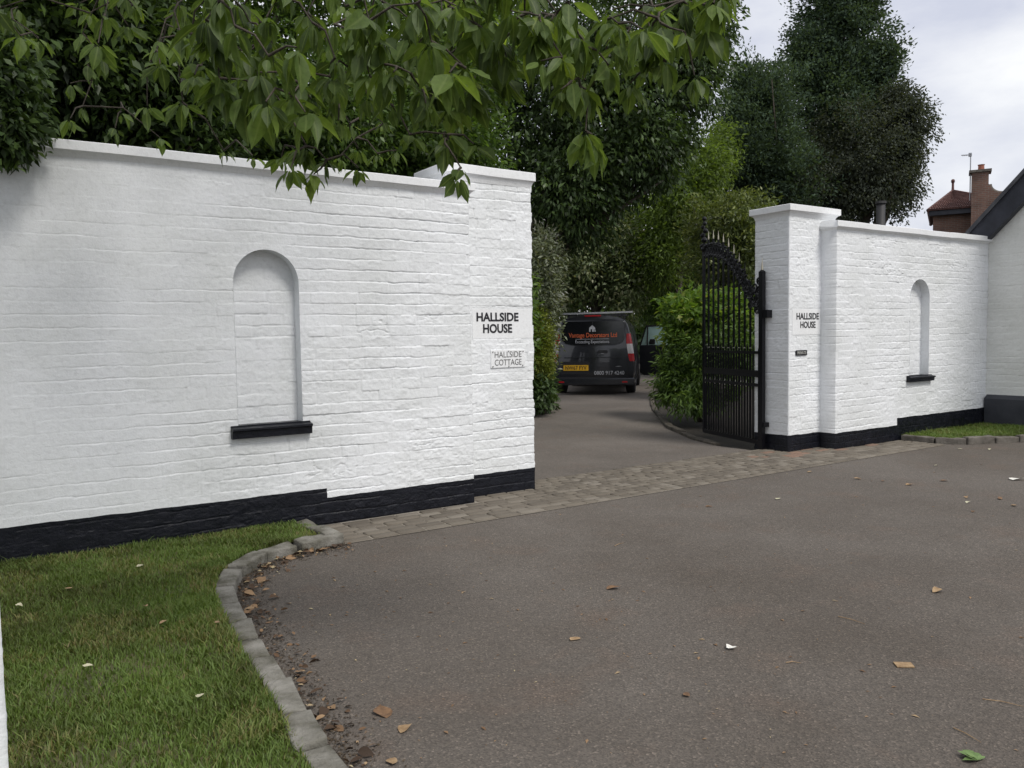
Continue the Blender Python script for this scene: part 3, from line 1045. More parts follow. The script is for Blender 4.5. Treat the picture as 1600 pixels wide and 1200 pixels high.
# ---- kerb stones, each a thing
def kerb_run(path, w, h, ln, seed, label, group, mat, end_gap=0.008):
    rs = random.Random(seed)
    P = [Vector((x, y, 0)) for x, y in path]
    d = [0]
    for a, b in zip(P, P[1:]): d.append(d[-1] + (b - a).length)

    def at(t):
        t = max(0, min(d[-1], t))
        for i in range(len(P) - 1):
            if t <= d[i + 1] + 1e-9:
                k = (t - d[i]) / max(1e-9, d[i + 1] - d[i])
                p = P[i].lerp(P[i + 1], k)
                a = (P[i + 1] - P[max(0, i - 1 if k < .3 else i)]).normalized()
                return p, a
    t = 0
    while t < d[-1] - 0.08:
        L_ = min(rs.uniform(*ln), d[-1] - t)
        if d[-1] - t - L_ < 0.1: L_ = d[-1] - t
        p0, a0 = at(t + end_gap)
        p1, a1 = at(t + L_ - end_gap)
        n0, n1 = Vector((-a0.y, a0.x, 0)), Vector((-a1.y, a1.x, 0))
        ww = w * rs.uniform(.92, 1.08)
        hh = h + rs.uniform(-.008, .010)
        c = (p0 + p1) / 2
        o = empty('kerb_stone', tuple(c), 0, label, 'kerb stone', group)
        jit = lambda: Vector((rs.uniform(-.010, .010), rs.uniform(-.010, .010), 0))
        q = [p0 + jit(), p1 + jit(), p1 + n1 * ww + jit(), p0 + n0 * ww + jit()]
        bm = bmesh.new()
        lo = [bm.verts.new(v - c + Vector((0, 0, -.04))) for v in q]
        hi = [bm.verts.new(v - c + Vector((0, 0, hh + rs.uniform(-.006, .006)))) for v in q]
        bm.faces.new(lo[::-1]); bm.faces.new(hi)
        for k in range(4): bm.faces.new((lo[k], lo[(k + 1) % 4], hi[(k + 1) % 4], hi[k]))
        bmesh.ops.bevel(bm, geom=list(bm.edges), offset=.010, segments=2, profile=.6, affect='EDGES')
        bmesh.ops.subdivide_edges(bm, edges=[e for e in bm.edges if e.calc_length() > .08], cuts=3, use_grid_fill=True)
        for v in bm.verts:
            if v.co.z > -.02:
                v.co.z += .012 * (float(vnoise(np.array(v.co.x * 22 + t * 9), np.array(v.co.y * 22), seed)) - .5)
        bmesh.ops.recalc_face_normals(bm, faces=bm.faces)
        me = bpy.data.meshes.new('kerb_stone')
        bm.to_mesh(me); bm.free()
        # a stone is one solid mesh: it is the thing itself
        bpy.data.objects.remove(o)
        ob = link_mesh('kerb_stone', me, mat, None, True)
        ob.location = c
        tag(ob, label, 'kerb stone', group)
        t += L_


KL = [(-3.06, -6.2), (-3.06, -4.5), (-3.042, -3.27), (-3.015, -2.93), (-2.975, -2.44), (-2.925, -1.91), (-2.87, -1.46), (-2.775, -1.14), (-2.61, -.90), (-2.40, -.775), (-2.17, -.73), (-1.985, -.70)]
kerb_run(KL, 0.100, 0.060, (.22, .34), 3, 'grey kerb stone in the curved edging of the left lawn', 'kerb stones round the left lawn', M_STONE)
kerb_run([(-2.01, -.685), (-2.05, -.16)], 0.10, 0.07, (.2, .3), 5, 'short kerb stone running from the curved edging to the plinth', 'kerb stones beside the left plinth', M_STONE)
KR = [(5.085, -.22), (5.10, -.50), (5.19, -.80), (5.62, -.985), (6.1, -1.19), (7.0, -1.55), (8.2, -2.0), (10, -2.6)]
kerb_run(KR, 0.09, 0.072, (.26, .42), 6, 'dark kerb stone edging the small lawn by the gabled cottage', 'kerb stones round the right lawn', M_STONE2)
kerb_run([(3.17, .90), (3.39, 1.48), (4.05, 2.58), (5.76, 4.66), (7.46, 6.5)], -0.09, 0.035, (.5, .8), 8, 'low kerb stone along the planting bed behind the iron gate', 'kerb stones along the drive', M_STONE3)
kerb_run([(3.4, 5.2), (4.9, 6.9), (6.3, 8.45)], 0.11, 0.05, (.6, .9), 9, 'low kerb stone along the hedge side of the drive', 'kerb stones along the hedge', M_STONE3)


# ---- lawns
def in_poly(x, y, poly):
    ins = np.zeros(x.shape, bool)
    n = len(poly)
    for i in range(n):
        x0, y0 = poly[i]; x1, y1 = poly[(i + 1) % n]
        c = ((y0 > y) != (y1 > y)) & (x < (x1 - x0) * (y - y0) / (y1 - y0 + 1e-12) + x0)
        ins ^= c
    return ins


def offset_path(path, w):
    out = []
    for i, (x, y) in enumerate(path):
        a = Vector(path[min(i + 1, len(path) - 1)]) - Vector(path[max(i - 1, 0)])
        a.normalize()
        out.append((x - a.y * w, y + a.x * w))
    return out


LAWN_L = offset_path(KL, .090) + [(-2.14, -.155), (-6.5, -.155), (-6.5, -6.2)]
LAWN_R = offset_path(KR, .08) + [(10, -.1), (7.2, -.19), (5.17, -.19)]
M_BLADE = attr_mat('grass blades', [(0, (0.055, 0.050, 0.018)), (.2, (0.086, 0.108, 0.028)), (.55, (0.116, 0.180, 0.040)), (.93, (0.17, 0.238, 0.058)), (1, (0.22, 0.18, 0.085))], .55, .3, .3)


def lawn(poly, z, name, n, box, hmul, seed):
    o = sheet(name, poly, z, M_TURF)
    rg = np.random.default_rng(seed)
    x = rg.uniform(box[0], box[1], n); y = rg.uniform(box[2], box[3], n)
    k = in_poly(x, y, poly)
    x, y = x[k], y[k]
    den = fbm(x * 2.3, y * 2.3, seed, 4)
    k = rg.random(len(x)) < np.clip(.50 + 2.6 * (den - .33), .45, 1)
    x, y, den = x[k], y[k], den[k]
    n = len(x)
    tuft = fbm(x * 7, y * 7, seed + 4, 3)
    h = (0.016 + 0.026 * tuft + 0.022 * np.clip(den - .45, 0, 1)) * rg.uniform(.55, 1.15, n) * hmul
    long_ = rg.random(n) < .02
    h[long_] *= 1.7
    an = rg.uniform(0, 2 * np.pi, n)
    w = rg.uniform(.0014, .0030, n) * hmul
    lean = h * rg.uniform(.2, 1.15, n)
    la = an + rg.normal(0, .6, n) + np.pi / 2
    bx, by = np.cos(an) * w, np.sin(an) * w
    lx, ly = np.cos(la) * lean, np.sin(la) * lean
    P = np.zeros((n, 5, 3))
    P[:, 0] = np.stack([x - bx, y - by, np.full(n, z - .002)], 1)
    P[:, 1] = np.stack([x + bx, y + by, np.full(n, z - .002)], 1)
    P[:, 2] = np.stack([x + bx * .8 + lx * .35, y + by * .8 + ly * .35, z + h * .62], 1)
    P[:, 3] = np.stack([x - bx * .8 + lx * .35, y - by * .8 + ly * .35, z + h * .62], 1)
    P[:, 4] = np.stack([x + lx, y + ly, z + h], 1)
    b = np.arange(n) * 5
    Q = np.stack([b, b + 1, b + 2, b + 3], 1)
    T = np.stack([b + 3, b + 2, b + 4], 1)
    a = np.clip(.50 + .95 * (fbm(x * 2.9, y * 2.9, seed + 9, 4) - .5) + rg.normal(0, .16, n), 0, .93)
    dry = (rg.random(n) < .05) | ((fbm(x * 3.7, y * 3.7, seed + 15, 3) > .62) & (rg.random(n) < .45))
    a[dry] = rg.uniform(.94, 1, dry.sum())
    me = np_mesh('grass', P.reshape(-1, 3), [Q, T], {'rnd': np.repeat(a, 5)})
    tag(link_mesh('grass', me, M_BLADE), kind='stuff')


lawn(LAWN_L, 0.050, 'lawn', 330000, (-5.0, -1.95, -4.6, -.16), 1.0, 5)
lawn(LAWN_R, 0.048, 'lawn', 70000, (5.1, 8.2, -2.3, -.16), 1.25, 8)


# ------------------------------------------------------------------ leaves
def leaf_verts(C, D, Nn, ln, asp, shape):
    """C centres of leaf bases (n,3); D tip direction; Nn normal; returns verts and faces"""
    D = D / np.linalg.norm(D, axis=1, keepdims=True)
    X = np.cross(D, Nn)
    X /= np.maximum(1e-6, np.linalg.norm(X, axis=1, keepdims=True))
    N2 = np.cross(X, D)
    ln = ln[:, None]
    w = ln * asp
    n = len(C)
    if shape == 'diamond':
        P = np.stack([C, C + D * ln * .45 + X * w * .5 + N2 * w * .16, C + D * ln - N2 * ln * .08, C + D * ln * .45 - X * w * .5 + N2 * w * .16], 1)
        b = np.arange(n)[:, None] * 4
        return P.reshape(-1, 3), [b + np.array([[0, 1, 2, 3]])], 4
    # full leaf: folded along the midrib, pointed drip tip, curling down
    ts = [0, .12, .32, .55, .76, .90, 1.0]
    wd = [.02, .26, .46, .49, .30, .09, .0]
    P = []
    rg = np.random.default_rng(n + 3)
    one = (n, 1)
    w = w * rg.uniform(.78, 1.18, one)
    curl, tw_, fold = rg.uniform(-.06, .42, one), rg.normal(0, .10, one), rg.uniform(.12, .5, one)
    for t, k in zip(ts, wd):
        cur = -N2 * ln * (curl * t * t) + X * ln * tw_ * t * t
        mid = C + D * ln * t + cur
        wob = rg.normal(0, .035, (n, 2))
        P += [mid + X * w * k * (1 + wob[:, :1]) + N2 * w * (k * fold + wob[:, :1] * (k > .1)), mid, mid - X * w * k * (1 + wob[:, 1:]) + N2 * w * (k * fold + wob[:, 1:] * (k > .1))]
    P = np.stack(P, 1)
    b = np.arange(n)[:, None] * 21
    q = []
    for i in range(6):
        q += [[3 * i, 3 * i + 1, 3 * i + 4, 3 * i + 3], [3 * i + 1, 3 * i + 2, 3 * i + 5, 3 * i + 4]]
    return P.reshape(-1, 3), [(b[:, None] + np.array(q)[None]).reshape(-1, 4)], 21


AX = np.stack([RT, FW, np.array([0, 0, 1.0])])      # right, away, up


def crown_points(rg, lobes, nclump, per, csize, leaf, seed, droop=.25, shell=.5, lump=.35, spread=1.0, core=0.0):
    """lobes: (px, py, Z, rx px, ry px, depth radius in metres, weight)"""
    wts = np.array([l[6] for l in lobes], float)
    wts /= wts.sum()
    C_, D_, R_, L_ = [], [], [], []
    tips = []
    for l, wgt in zip(lobes, wts):
        c = spot(l[0], l[1], l[2])
        rad = np.array([l[3] * l[2] / FPX, l[5], l[4] * l[2] / FPX])
        n = max(3, int(nclump * wgt))
        v = rg.normal(0, 1, (n, 3))
        v /= np.linalg.norm(v, axis=1, keepdims=True)
        lum = 1 + lump * (fbm(v[:, 0] * 2.6 + v[:, 1] * 1.7 + l[0], v[:, 2] * 2.6 - v[:, 1] * 1.3 + l[1] * .1, seed, 3) - .55) * 2
        r = (shell + (1 - shell) * rg.random(n) ** .55) * lum
        q = v * r[:, None] * rad
        cc = c + q @ AX
        out = (v / rad) * rad.mean()
        out = (out / np.linalg.norm(out, axis=1, keepdims=True)) @ AX
        tips.append(cc)
        cr = rg.normal(0, .16, n)
        k = rg.poisson(per, n).clip(2)
        ci = np.repeat(np.arange(n), k)
        m = len(ci)
        pos = cc[ci] + np.clip(rg.normal(0, csize, (m, 3)), -1.7 * csize, 1.7 * csize) * np.array([1, 1, .7])
        d = out[ci] * .9 + rg.normal(0, .75, (m, 3)) * spread
        d[:, 2] -= droop * 1.6
        C_.append(pos); D_.append(d)
        R_.append(np.clip(.48 + cr[ci] + rg.normal(0, .15, m) + .12 * (r[ci] - .9), 0, 1))
        L_.append(leaf * rg.uniform(.65, 1.25, m))
        if core > 0:
            m2 = int(m * core)
            v2 = rg.normal(0, 1, (m2, 3))
            v2 /= np.linalg.norm(v2, axis=1, keepdims=True)
            p2 = c + (v2 * (rg.random(m2) ** .5 * max(.35, shell * .95))[:, None] * rad) @ AX
            C_.append(p2); D_.append(rg.normal(0, 1, (m2, 3)))
            R_.append(rg.uniform(0, .4, m2)); L_.append(leaf * rg.uniform(1.6, 3.0, m2))
    return np.concatenate(C_), np.concatenate(D_), np.concatenate(R_), np.concatenate(L_), np.concatenate(tips)


def crown_mesh(name, root, mat, P, seed, asp=.5, shape='diamond', zmin=0.05):
    rg = np.random.default_rng(seed + 999)
    C_, D_, R_, L_ = P[:4]
    k = C_[:, 2] > zmin
    C_, D_, R_, L_ = C_[k], D_[k], R_[k], L_[k]
    Nn = rg.normal(0, .7, C_.shape) + np.array([0, 0, .8])
    V, F, per = leaf_verts(C_ - np.array(root.location), D_, Nn, L_, asp, shape)
    me = np_mesh(name, V, F, {'rnd': np.repeat(R_, per)})
    return link_mesh(name, me, mat, root, shape != 'diamond')


def tree(name, label, cat, mat, lobes, trunk, nclump, per, csize, leaf, seed, asp=.5, droop=.25, shell=.5, lump=.35, core=.05, r0=.18, zmin=.05, group=None, nlimb=14, top=None):
    rg = np.random.default_rng(seed)
    b = np.array([trunk[0], trunk[1], -0.03])
    root = empty(name, tuple(b), 0, label, cat, group)
    P = crown_points(rg, lobes, nclump, per, csize, leaf, seed, droop, shell, lump, 1.0, core)
    crown_mesh('crown', root, mat, P, seed, asp, zmin=zmin)
    tips = P[4]
    m = MB()
    zt = top if top else float(np.percentile(tips[:, 2], 75))
    cen = tips.mean(0)
    pts = []
    for i in range(7):
        t = i / 6
        p = b * (1 - t) + np.array([cen[0], cen[1], zt]) * t
        p[:2] += rg.normal(0, .05, 2) * (0 < i)
        p[2] = b[2] + (zt - b[2]) * t
        pts.append(p - b)
    m.tube(pts, [r0 * (1 - .8 * i / 6) for i in range(7)], 9)
    m.build('trunk', M_BARK, root, True)
    for i in range(nlimb):
        e = tips[rg.integers(len(tips))] - b
        t = np.clip(e[2] / max(.2, pts[-1][2]) * rg.uniform(.45, .8), .12, .95)
        k = t * 6
        s0 = pts[int(k)] + (pts[min(6, int(k) + 1)] - pts[int(k)]) * (k - int(k))
        mid = (s0 + e) / 2 + rg.normal(0, .12, 3) * np.linalg.norm(e - s0) * .5
        rr = r0 * (1 - .8 * t) * .45
        l = MB()
        l.tube([s0, (s0 + mid) / 2 + np.array([0, 0, .03]), mid, e], [rr, rr * .7, rr * .5, rr * .15], 6)
        l.build('limb', M_BARK, root, True)
    return root


F_DARK = foliage('dark evergreen leaves', (0.018, 0.030, 0.012), (0.034, 0.058, 0.020), (0.068, 0.105, 0.034), .45, .2)
F_YEW = foliage('haze tinted blue green needles', (0.028, 0.044, 0.030), (0.043, 0.066, 0.044), (0.062, 0.090, 0.056), .65, .2, .12)  # distance haze put into the leaf colour: greyed and bluish
F_IVY = foliage('haze greyed brownish ivy', (0.026, 0.033, 0.026), (0.040, 0.048, 0.036), (0.060, 0.067, 0.048), .65, .2, .12)  # brownish leaf colour, greyed to carry the haze veil
F_VAR = foliage('variegated holly leaves', (0.040, 0.060, 0.026), (0.098, 0.128, 0.058), (0.22, 0.24, 0.12), .42, .2)
F_SPOT = foliage('speckled hedge leaves', (0.042, 0.054, 0.034), (0.115, 0.135, 0.082), (0.26, 0.27, 0.18), .42, .15)
F_GOLD = foliage('golden conifer leaves', (0.048, 0.062, 0.012), (0.098, 0.122, 0.020), (0.165, 0.195, 0.034), .5, .25)
F_LIME = foliage('yellow green feathery leaves', (0.036, 0.058, 0.013), (0.068, 0.104, 0.022), (0.115, 0.165, 0.034), .5, .35)
F_RHODO = foliage('olive rhododendron leaves', (0.036, 0.052, 0.018), (0.080, 0.104, 0.034), (0.16, 0.18, 0.066), .42, .2)
F_LAUREL = foliage('bright laurel leaves', (0.040, 0.075, 0.016), (0.090, 0.155, 0.028), (0.17, 0.27, 0.05), .38, .35)
F_SHRUB = foliage('mid green shrub leaves', (0.030, 0.055, 0.014), (0.062, 0.105, 0.026), (0.12, 0.18, 0.05), .42, .3)
F_GREEN = foliage('garden tree leaves', (0.020, 0.036, 0.010), (0.044, 0.078, 0.018), (0.090, 0.145, 0.034), .42, .3)


F_SHADE = foliage('shaded tree leaves', (0.010, 0.019, 0.006), (0.024, 0.043, 0.011), (0.055, 0.088, 0.022), .42, .2)  # garden tree leaves again, with deep shade put into the colour


def foot(px, Z, side=0.0):
    """ground point below pixel column px at distance Z"""
    p = spot(px, 525 - .0157 * (px - 800), Z)
    return (p[0], p[1])


# tall evergreen behind the left pillar
tree('evergreen_tree', 'tall dark evergreen tree rising behind the left gate pillar and arching over the drive', 'tree', F_DARK,
     [(930, 150, 14.8, 165, 190, 2.0, 3), (1070, 90, 14.8, 68, 105, 1.4, 1.3), (1080, 30, 14.8, 58, 90, 1.4, 1), (890, 300, 14.8, 85, 100, 1.6, 1.5), (1015, 235, 14.6, 62, 70, 1.1, .9),
      (780, 120, 15, 140, 190, 1.8, 2), (960, -120, 15, 170, 150, 2, 1.5)],
     foot(765, 15.2), 3600, 19, .15, .115, 21, .42, .55, .45, .40, .05, .32)
# ivy clad pair behind the right pillar
tree('ivy_clad_tree', 'very tall dark tree clad in brownish ivy, sky showing round its ragged top', 'tree', F_YEW,
     [(1316, 25, 24, 66, 90, 1.7, 2.0), (1318, -90, 24, 52, 85, 1.6, .8), (1305, 160, 24, 84, 85, 2.0, 2.1), (1366, 110, 24, 36, 46, 1.2, .7), (1266, 85, 24, 36, 42, 1.1, .6)],
     foot(1320, 24.5), 2300, 30, .17, .115, 22, .5, -.15, .30, .75, .03, .35, zmin=2)
tree('ivy_curtain_tree', 'bushy dark ivy covered tree drooping in front of the brick house roof', 'tree', F_IVY,
     [(1398, 200, 23, 38, 80, 1.4, 1.5), (1335, 265, 23, 80, 90, 2.0, 2), (1396, 290, 23, 32, 50, 1.0, .6), (1250, 290, 23, 90, 80, 1.8, 1.3)],
     foot(1380, 23.5), 2400, 30, .16, .095, 23, .5, .5, .35, .55, .04, .25, zmin=1)
tree('dark_conifer', 'dark blue green conifer with pointed shoots left of the ivy clad tree', 'tree', F_YEW,
     [(1185, 215, 22, 62, 100, 1.6, 2), (1165, 150, 22, 34, 62, 1.1, .7), (1205, 150, 22, 32, 55, 1.0, .6), (1150, 270, 22, 45, 60, 1.2, .8), (1225, 290, 22, 60, 80, 1.4, 1)],
     foot(1190, 22.4), 2000, 28, .15, .10, 24, .45, -.35, .35, .7, .04, .25, zmin=1)
# mid distance beyond the drive
tree('feathery_tree', 'yellow green feathery tree glowing between the dark evergreen and the conifer', 'tree', F_LIME,
     [(1055, 330, 20, 58, 75, 1.5, 2), (1095, 270, 20, 42, 52, 1.2, 1), (1120, 235, 20.5, 26, 40, .9, .5), (1030, 400, 20, 40, 60, 1.2, .9)],
     foot(1060, 20.4), 1300, 18, .18, .12, 25, .32, .3, .35, .4, .05, .14)
tree('rhododendron', 'rounded olive green rhododendron behind the top of the iron gate', 'shrub', F_RHODO,
     [(1132, 350, 15.5, 62, 48, 1.1, 2), (1165, 390, 15, 45, 60, 1.0, 1.3), (1180, 330, 15.5, 32, 36, .8, .6), (1120, 410, 15.5, 50, 50, 1.0, 1)],
     foot(1140, 15.6), 900, 16, .10, .095, 26, .40, .05, .45, .3, .06, .12)
tree('holly_tree', 'pale variegated holly tree standing beyond the roof of the van', 'tree', F_VAR,
     [(965, 390, 21, 42, 70, 1.2, 1.3), (915, 400, 21, 62, 80, 1.4, 1.6), (975, 450, 20.5, 26, 60, .9, .7), (870, 430, 21, 40, 80, 1.2, 1)],
     foot(930, 21.3), 1300, 15, .18, .125, 27, .45, .35, .42, .35, .05, .16)
tree('garden_shrub', 'mid green shrub in the shade between the van and the rhododendron', 'shrub', F_GREEN,
     [(1050, 430, 24.5, 46, 50, 1.3, 1.2), (1075, 490, 24, 45, 60, 1.3, 1), (1010, 455, 25, 30, 60, 1.1, .7)],
     foot(1055, 24.6), 1000, 16, .14, .11, 28, .42, .25, .45, .35, .06, .12)
tree('speckled_shrub', 'tall speckled grey green shrub at the right edge of the left pillar', 'shrub', F_SPOT,
     [(838, 470, 13.8, 36, 95, .8, 1.6), (850, 410, 13.8, 24, 55, .7, .7), (846, 460, 14.2, 16, 40, .6, .4), (832, 560, 13.8, 24, 60, .7, .7)],
     foot(836, 14), 800, 16, .10, .085, 29, .36, .1, .45, .3, .06, .09)
tree('golden_shrub', 'small golden green conifer shrub beside the left side of the van', 'shrub', F_GOLD,
     [(848, 545, 13.2, 14, 58, .5, 1.5), (841, 575, 13.2, 17, 34, .5, 1)],
     foot(846, 13.3), 420, 14, .06, .06, 30, .35, .1, .45, .3, .08, .06, nlimb=5)
tree('dark_shrub', 'low dark shrub on the bank behind the golden shrub', 'shrub', F_DARK,
     [(830, 600, 14.5, 24, 30, .5, 1), (834, 612, 13.0, 16, 20, .3, .8), (842, 626, 13.6, 12, 9, .25, .4)], foot(842, 14.6), 500, 14, .12, .10, 31, .4, .2, .45, .3, .08, .08, nlimb=6)
tree('laurel_bush', 'bright green laurel bush with glossy leaves spilling over the kerb by the iron gate', 'bush', F_LAUREL,
     [(1070, 490, 12.2, 32, 26, .5, 1.2), (1118, 492, 12.0, 46, 32, .5, 1.3), (1158, 500, 11.8, 32, 46, .5, .9), (1066, 522, 12.1, 20, 20, .4, .5)],
     foot(1090, 12.4), 430, 13, .085, .12, 32, .36, .2, .3, .7, .05, .07)
tree('spreading_shrub', 'mid green shrub with thin pointed leaves leaning over the drive below the laurel', 'bush', F_SHRUB,
     [(1084, 550, 11.9, 30, 34, .5, 1.3), (1110, 545, 11.6, 50, 50, .6, 1.5), (1052, 590, 11.9, 26, 28, .4, .9), (1050, 562, 12, 14, 12, .25, .25), (1040, 615, 12, 18, 14, .3, .3), (1150, 560, 11.2, 36, 62, .6, 1), (1088, 600, 11.6, 40, 28, .5, .8), (1090, 628, 11.4, 46, 18, .4, .7)],
     foot(1095, 12), 760, 13, .085, .10, 33, .22, .35, .3, .8, .05, .05)
# trees behind the left wall
tree('garden_tree', 'tree with shade-darkened leaf colour behind the far left end of the garden wall', 'tree', F_SHADE,
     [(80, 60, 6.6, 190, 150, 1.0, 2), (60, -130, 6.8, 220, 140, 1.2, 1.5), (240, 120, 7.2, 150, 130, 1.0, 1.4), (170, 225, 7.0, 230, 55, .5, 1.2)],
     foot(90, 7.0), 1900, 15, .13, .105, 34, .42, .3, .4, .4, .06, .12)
tree('garden_tree', 'dense small leaved tree behind the middle of the garden wall, above the arched niche', 'tree', F_GREEN,
     [(390, 120, 9, 170, 150, 1.3, 2), (430, -90, 9, 190, 140, 1.4, 1.4), (520, 190, 8.6, 120, 90, 1.0, 1.2), (420, 240, 8.6, 170, 55, .6, 1.2)],
     foot(420, 9.2), 2700, 16, .12, .075, 35, .45, .2, .4, .4, .06, .15)
tree('garden_tree', 'dense small leaved tree behind the garden wall, next to the left pillar', 'tree', F_GREEN,
     [(650, 130, 10, 140, 150, 1.4, 2), (620, -100, 10.5, 170, 140, 1.5, 1.3), (690, 220, 9.4, 100, 70, 1.0, 1), (640, 260, 9.5, 140, 55, .6, 1.1), (740, 60, 10.5, 70, 130, 1.0, .9)],
     foot(650, 10.2), 2600, 16, .12, .08, 36, .45, .2, .4, .4, .06, .15)
tree('hedge', 'dark hedge hidden behind the left pillar, running along the drive', 'hedge', F_SHRUB,
     [(770, 500, 10.5, 40, 90, .9, 1), (720, 500, 9.0, 50, 100, .8, 1), (800, 500, 12.5, 28, 90, .9, 1)], foot(770, 10.6), 900, 14, .12, .10, 38, .4, .2, .45, .3, .06, .08)
ivy = tree('hanging_ivy', 'dark ivy clump hanging over the top of the garden wall at the far left', 'ivy', F_DARK,
     [(8, 130, 4.45, 34, 90, .28, 1.2), (22, 195, 4.42, 26, 36, .22, .6), (4, 225, 4.40, 13, 26, .12, .25), (-60, 90, 4.5, 80, 110, .4, 1)],
     (-4.25, 0.35), 420, 12, .05, .065, 37, .45, .5, .4, .35, .08, .05, nlimb=4)

# far dark wood closing the view up the drive
rg = np.random.default_rng(77)
P = crown_points(rg, [(900, 420, 33, 140, 170, 3, 2), (1060, 430, 33, 120, 150, 3, 2), (760, 420, 34, 120, 200, 3, 1), (1200, 420, 34, 120, 120, 3, 1), (980, 540, 30, 160, 60, 2, 1.3), (1100, 560, 28, 120, 60, 2, 1), (520, 440, 36, 200, 160, 3, 1.4), (200, 440, 36, 200, 160, 3, 1.4), (1350, 470, 36, 160, 60, 3, 1), (-150, 440, 36, 200, 160, 3, 1.2)],
                 2600, 14, .6, .34, 77, .3, .3, .3, 1.0, .15)
fw_root = empty('tmp', (0, 0, 0))
o = crown_mesh('distant_wood', fw_root, F_DARK, P, 77, .5, zmin=-0.02)
o.parent = None
bpy.data.objects.remove(fw_root)
tag(o, kind='stuff')

# ------------------------------------------------------------------ the overhanging tree, its trunk left of the frame
F_CH = attr_mat('large soft leaves', [(0, (0.042, 0.066, 0.024)), (.5, (0.096, 0.148, 0.042)), (.85, (0.145, 0.215, 0.054)), (1, (0.23, 0.31, 0.05))], .5, .5, .3, True)


def camp(X, Z, z):
    return np.array([CAM[0], CAM[1], 0]) + RT * X + FW * Z + np.array([0, 0, z])


tb = camp(-2.55, 3.0, 0.0)
ct = empty('overhanging_tree', tuple(tb), 0, 'large leaved tree whose branches hang down over the wall across the top of the photo', 'tree')
rg = np.random.default_rng(5)
rs = random.Random(5)
trunk_pts = [tb + np.array([0, 0, -.03]), camp(-2.5, 2.95, 1.2), camp(-2.42, 2.9, 2.3), camp(-2.2, 2.8, 3.4), camp(-1.8, 2.7, 4.6)]
m = MB(); m.tube([p - tb for p in trunk_pts], [.17, .14, .12, .09, .05], 12); m.build('trunk', M_BARK, ct, True)
limbs = [[trunk_pts[2], camp(-1.85, 2.8, 3.0), camp(-.9, 2.75, 3.1), camp(0, 2.7, 3.05), camp(.75, 2.6, 2.85)],
         [trunk_pts[2], camp(-2.1, 3.5, 3.05), camp(-1.4, 4.0, 3.0), camp(-.6, 4.2, 3.1)],
         [trunk_pts[3], camp(-1.5, 2.4, 3.7), camp(-.6, 2.0, 3.9), camp(.5, 1.8, 3.8)],
         [trunk_pts[3], camp(-1.3, 3.4, 3.8), camp(-.2, 3.6, 4.0), camp(.9, 3.4, 3.7)],
         [trunk_pts[2], camp(-2.2, 2.0, 2.9), camp(-1.5, 1.2, 3.2), camp(-.6, .6, 3.3)],
         [trunk_pts[4], camp(-1.2, 2.3, 5.0), camp(-.2, 2.4, 5.2)]]
for l in limbs:
    m = MB(); m.tube([p - tb for p in l], [.06 * (1 - .8 * i / (len(l) - 1)) for i in range(len(l))], 8); m.build('limb', M_BARK, ct, True)
limb_pts = np.array([l[i] * (1 - t) + l[i + 1] * t for l in limbs for i in range(len(l) - 1) for t in (0, .25, .5, .75)])

# leaf rosettes seen in the photo: column, row, distance, leaves, leaf length
ros = [(470, 232, 2.9, 8, .105), (440, 245, 2.95, 4, .09), (510, 250, 2.9, 5, .10), (400, 150, 2.55, 8, .15), (345, 140, 2.6, 6, .125), (455, 150, 2.5, 5, .13), (420, 60, 2.6, 6, .12),
       (520, 120, 2.7, 6, .12), (560, 60, 2.7, 6, .12), (600, 100, 2.6, 7, .125), (640, 30, 2.7, 6, .12), (575, 150, 2.8, 5, .11), (660, 140, 2.6, 7, .13), (700, 90, 2.6, 7, .13),
       (700, 210, 2.7, 6, .115), (745, 150, 2.7, 6, .12), (740, 225, 2.8, 5, .11), (720, 262, 2.75, 3, .10), (640, 210, 2.8, 4, .10), (760, 60, 2.6, 7, .13), (790, 120, 2.7, 6, .12), (820, 30, 2.6, 7, .13),
       (845, 95, 2.6, 6, .115), (870, 20, 2.7, 6, .12), (905, 55, 2.6, 6, .12), (920, 140, 2.6, 7, .12), (915, 205, 2.55, 8, .115), (950, 100, 2.7, 6, .12), (950, 30, 2.6, 6, .13), (985, 130, 2.7, 5, .11),
       (1000, 60, 2.7, 6, .125), (1030, 20, 2.6, 6, .13), (1040, 95, 2.7, 5, .115), (1085, 118, 2.65, 7, .095), (1075, 20, 2.6, 6, .13), (1115, 5, 2.6, 6, .12), (1130, -25, 2.6, 6, .12), (1010, 105, 2.6, 4, .10),
       (300, 55, 3.4, 6, .12), (250, 100, 3.6, 6, .12), (200, 40, 3.8, 6, .12), (285, 160, 3.5, 6, .125), (230, 165, 3.8, 5, .12), (160, 90, 4.0, 6, .12), (110, 130, 4.1, 6, .11), (60, 60, 4.0, 6, .11), (20, 30, 3.9, 6, .11),
       (140, 20, 3.9, 5, .11), (330, 20, 3.3, 6, .12), (380, 10, 3.0, 6, .12), (480, 20, 2.8, 6, .12), (540, 10, 2.8, 6, .12), (700, 10, 2.7, 6, .12), (110, 185, 4.1, 5, .10), (250, 215, 4.2, 4, .09), (180, 200, 4.2, 4, .10),
       (560, 232, 3.4, 6, .07), (590, 240, 3.4, 5, .065), (530, 245, 3.4, 5, .065), (350, 235, 3.6, 4, .07), (395, 243, 3.5, 4, .065), (620, 235, 3.5, 5, .07)]
ros += [(455, 262, 2.85, 7, .10), (490, 272, 2.85, 7, .105), (715, 275, 2.7, 4, .11), (930, 225, 2.55, 6, .12), (560, 262, 3.1, 5, .07)]
C_, D_, L_, R_, N_ = [], [], [], [], []
tw = []
extra = []
lowx = [0, 150, 270, 330, 400, 440, 520, 560, 640, 700, 760, 800, 850, 890, 950, 990, 1060, 1110, 1150]
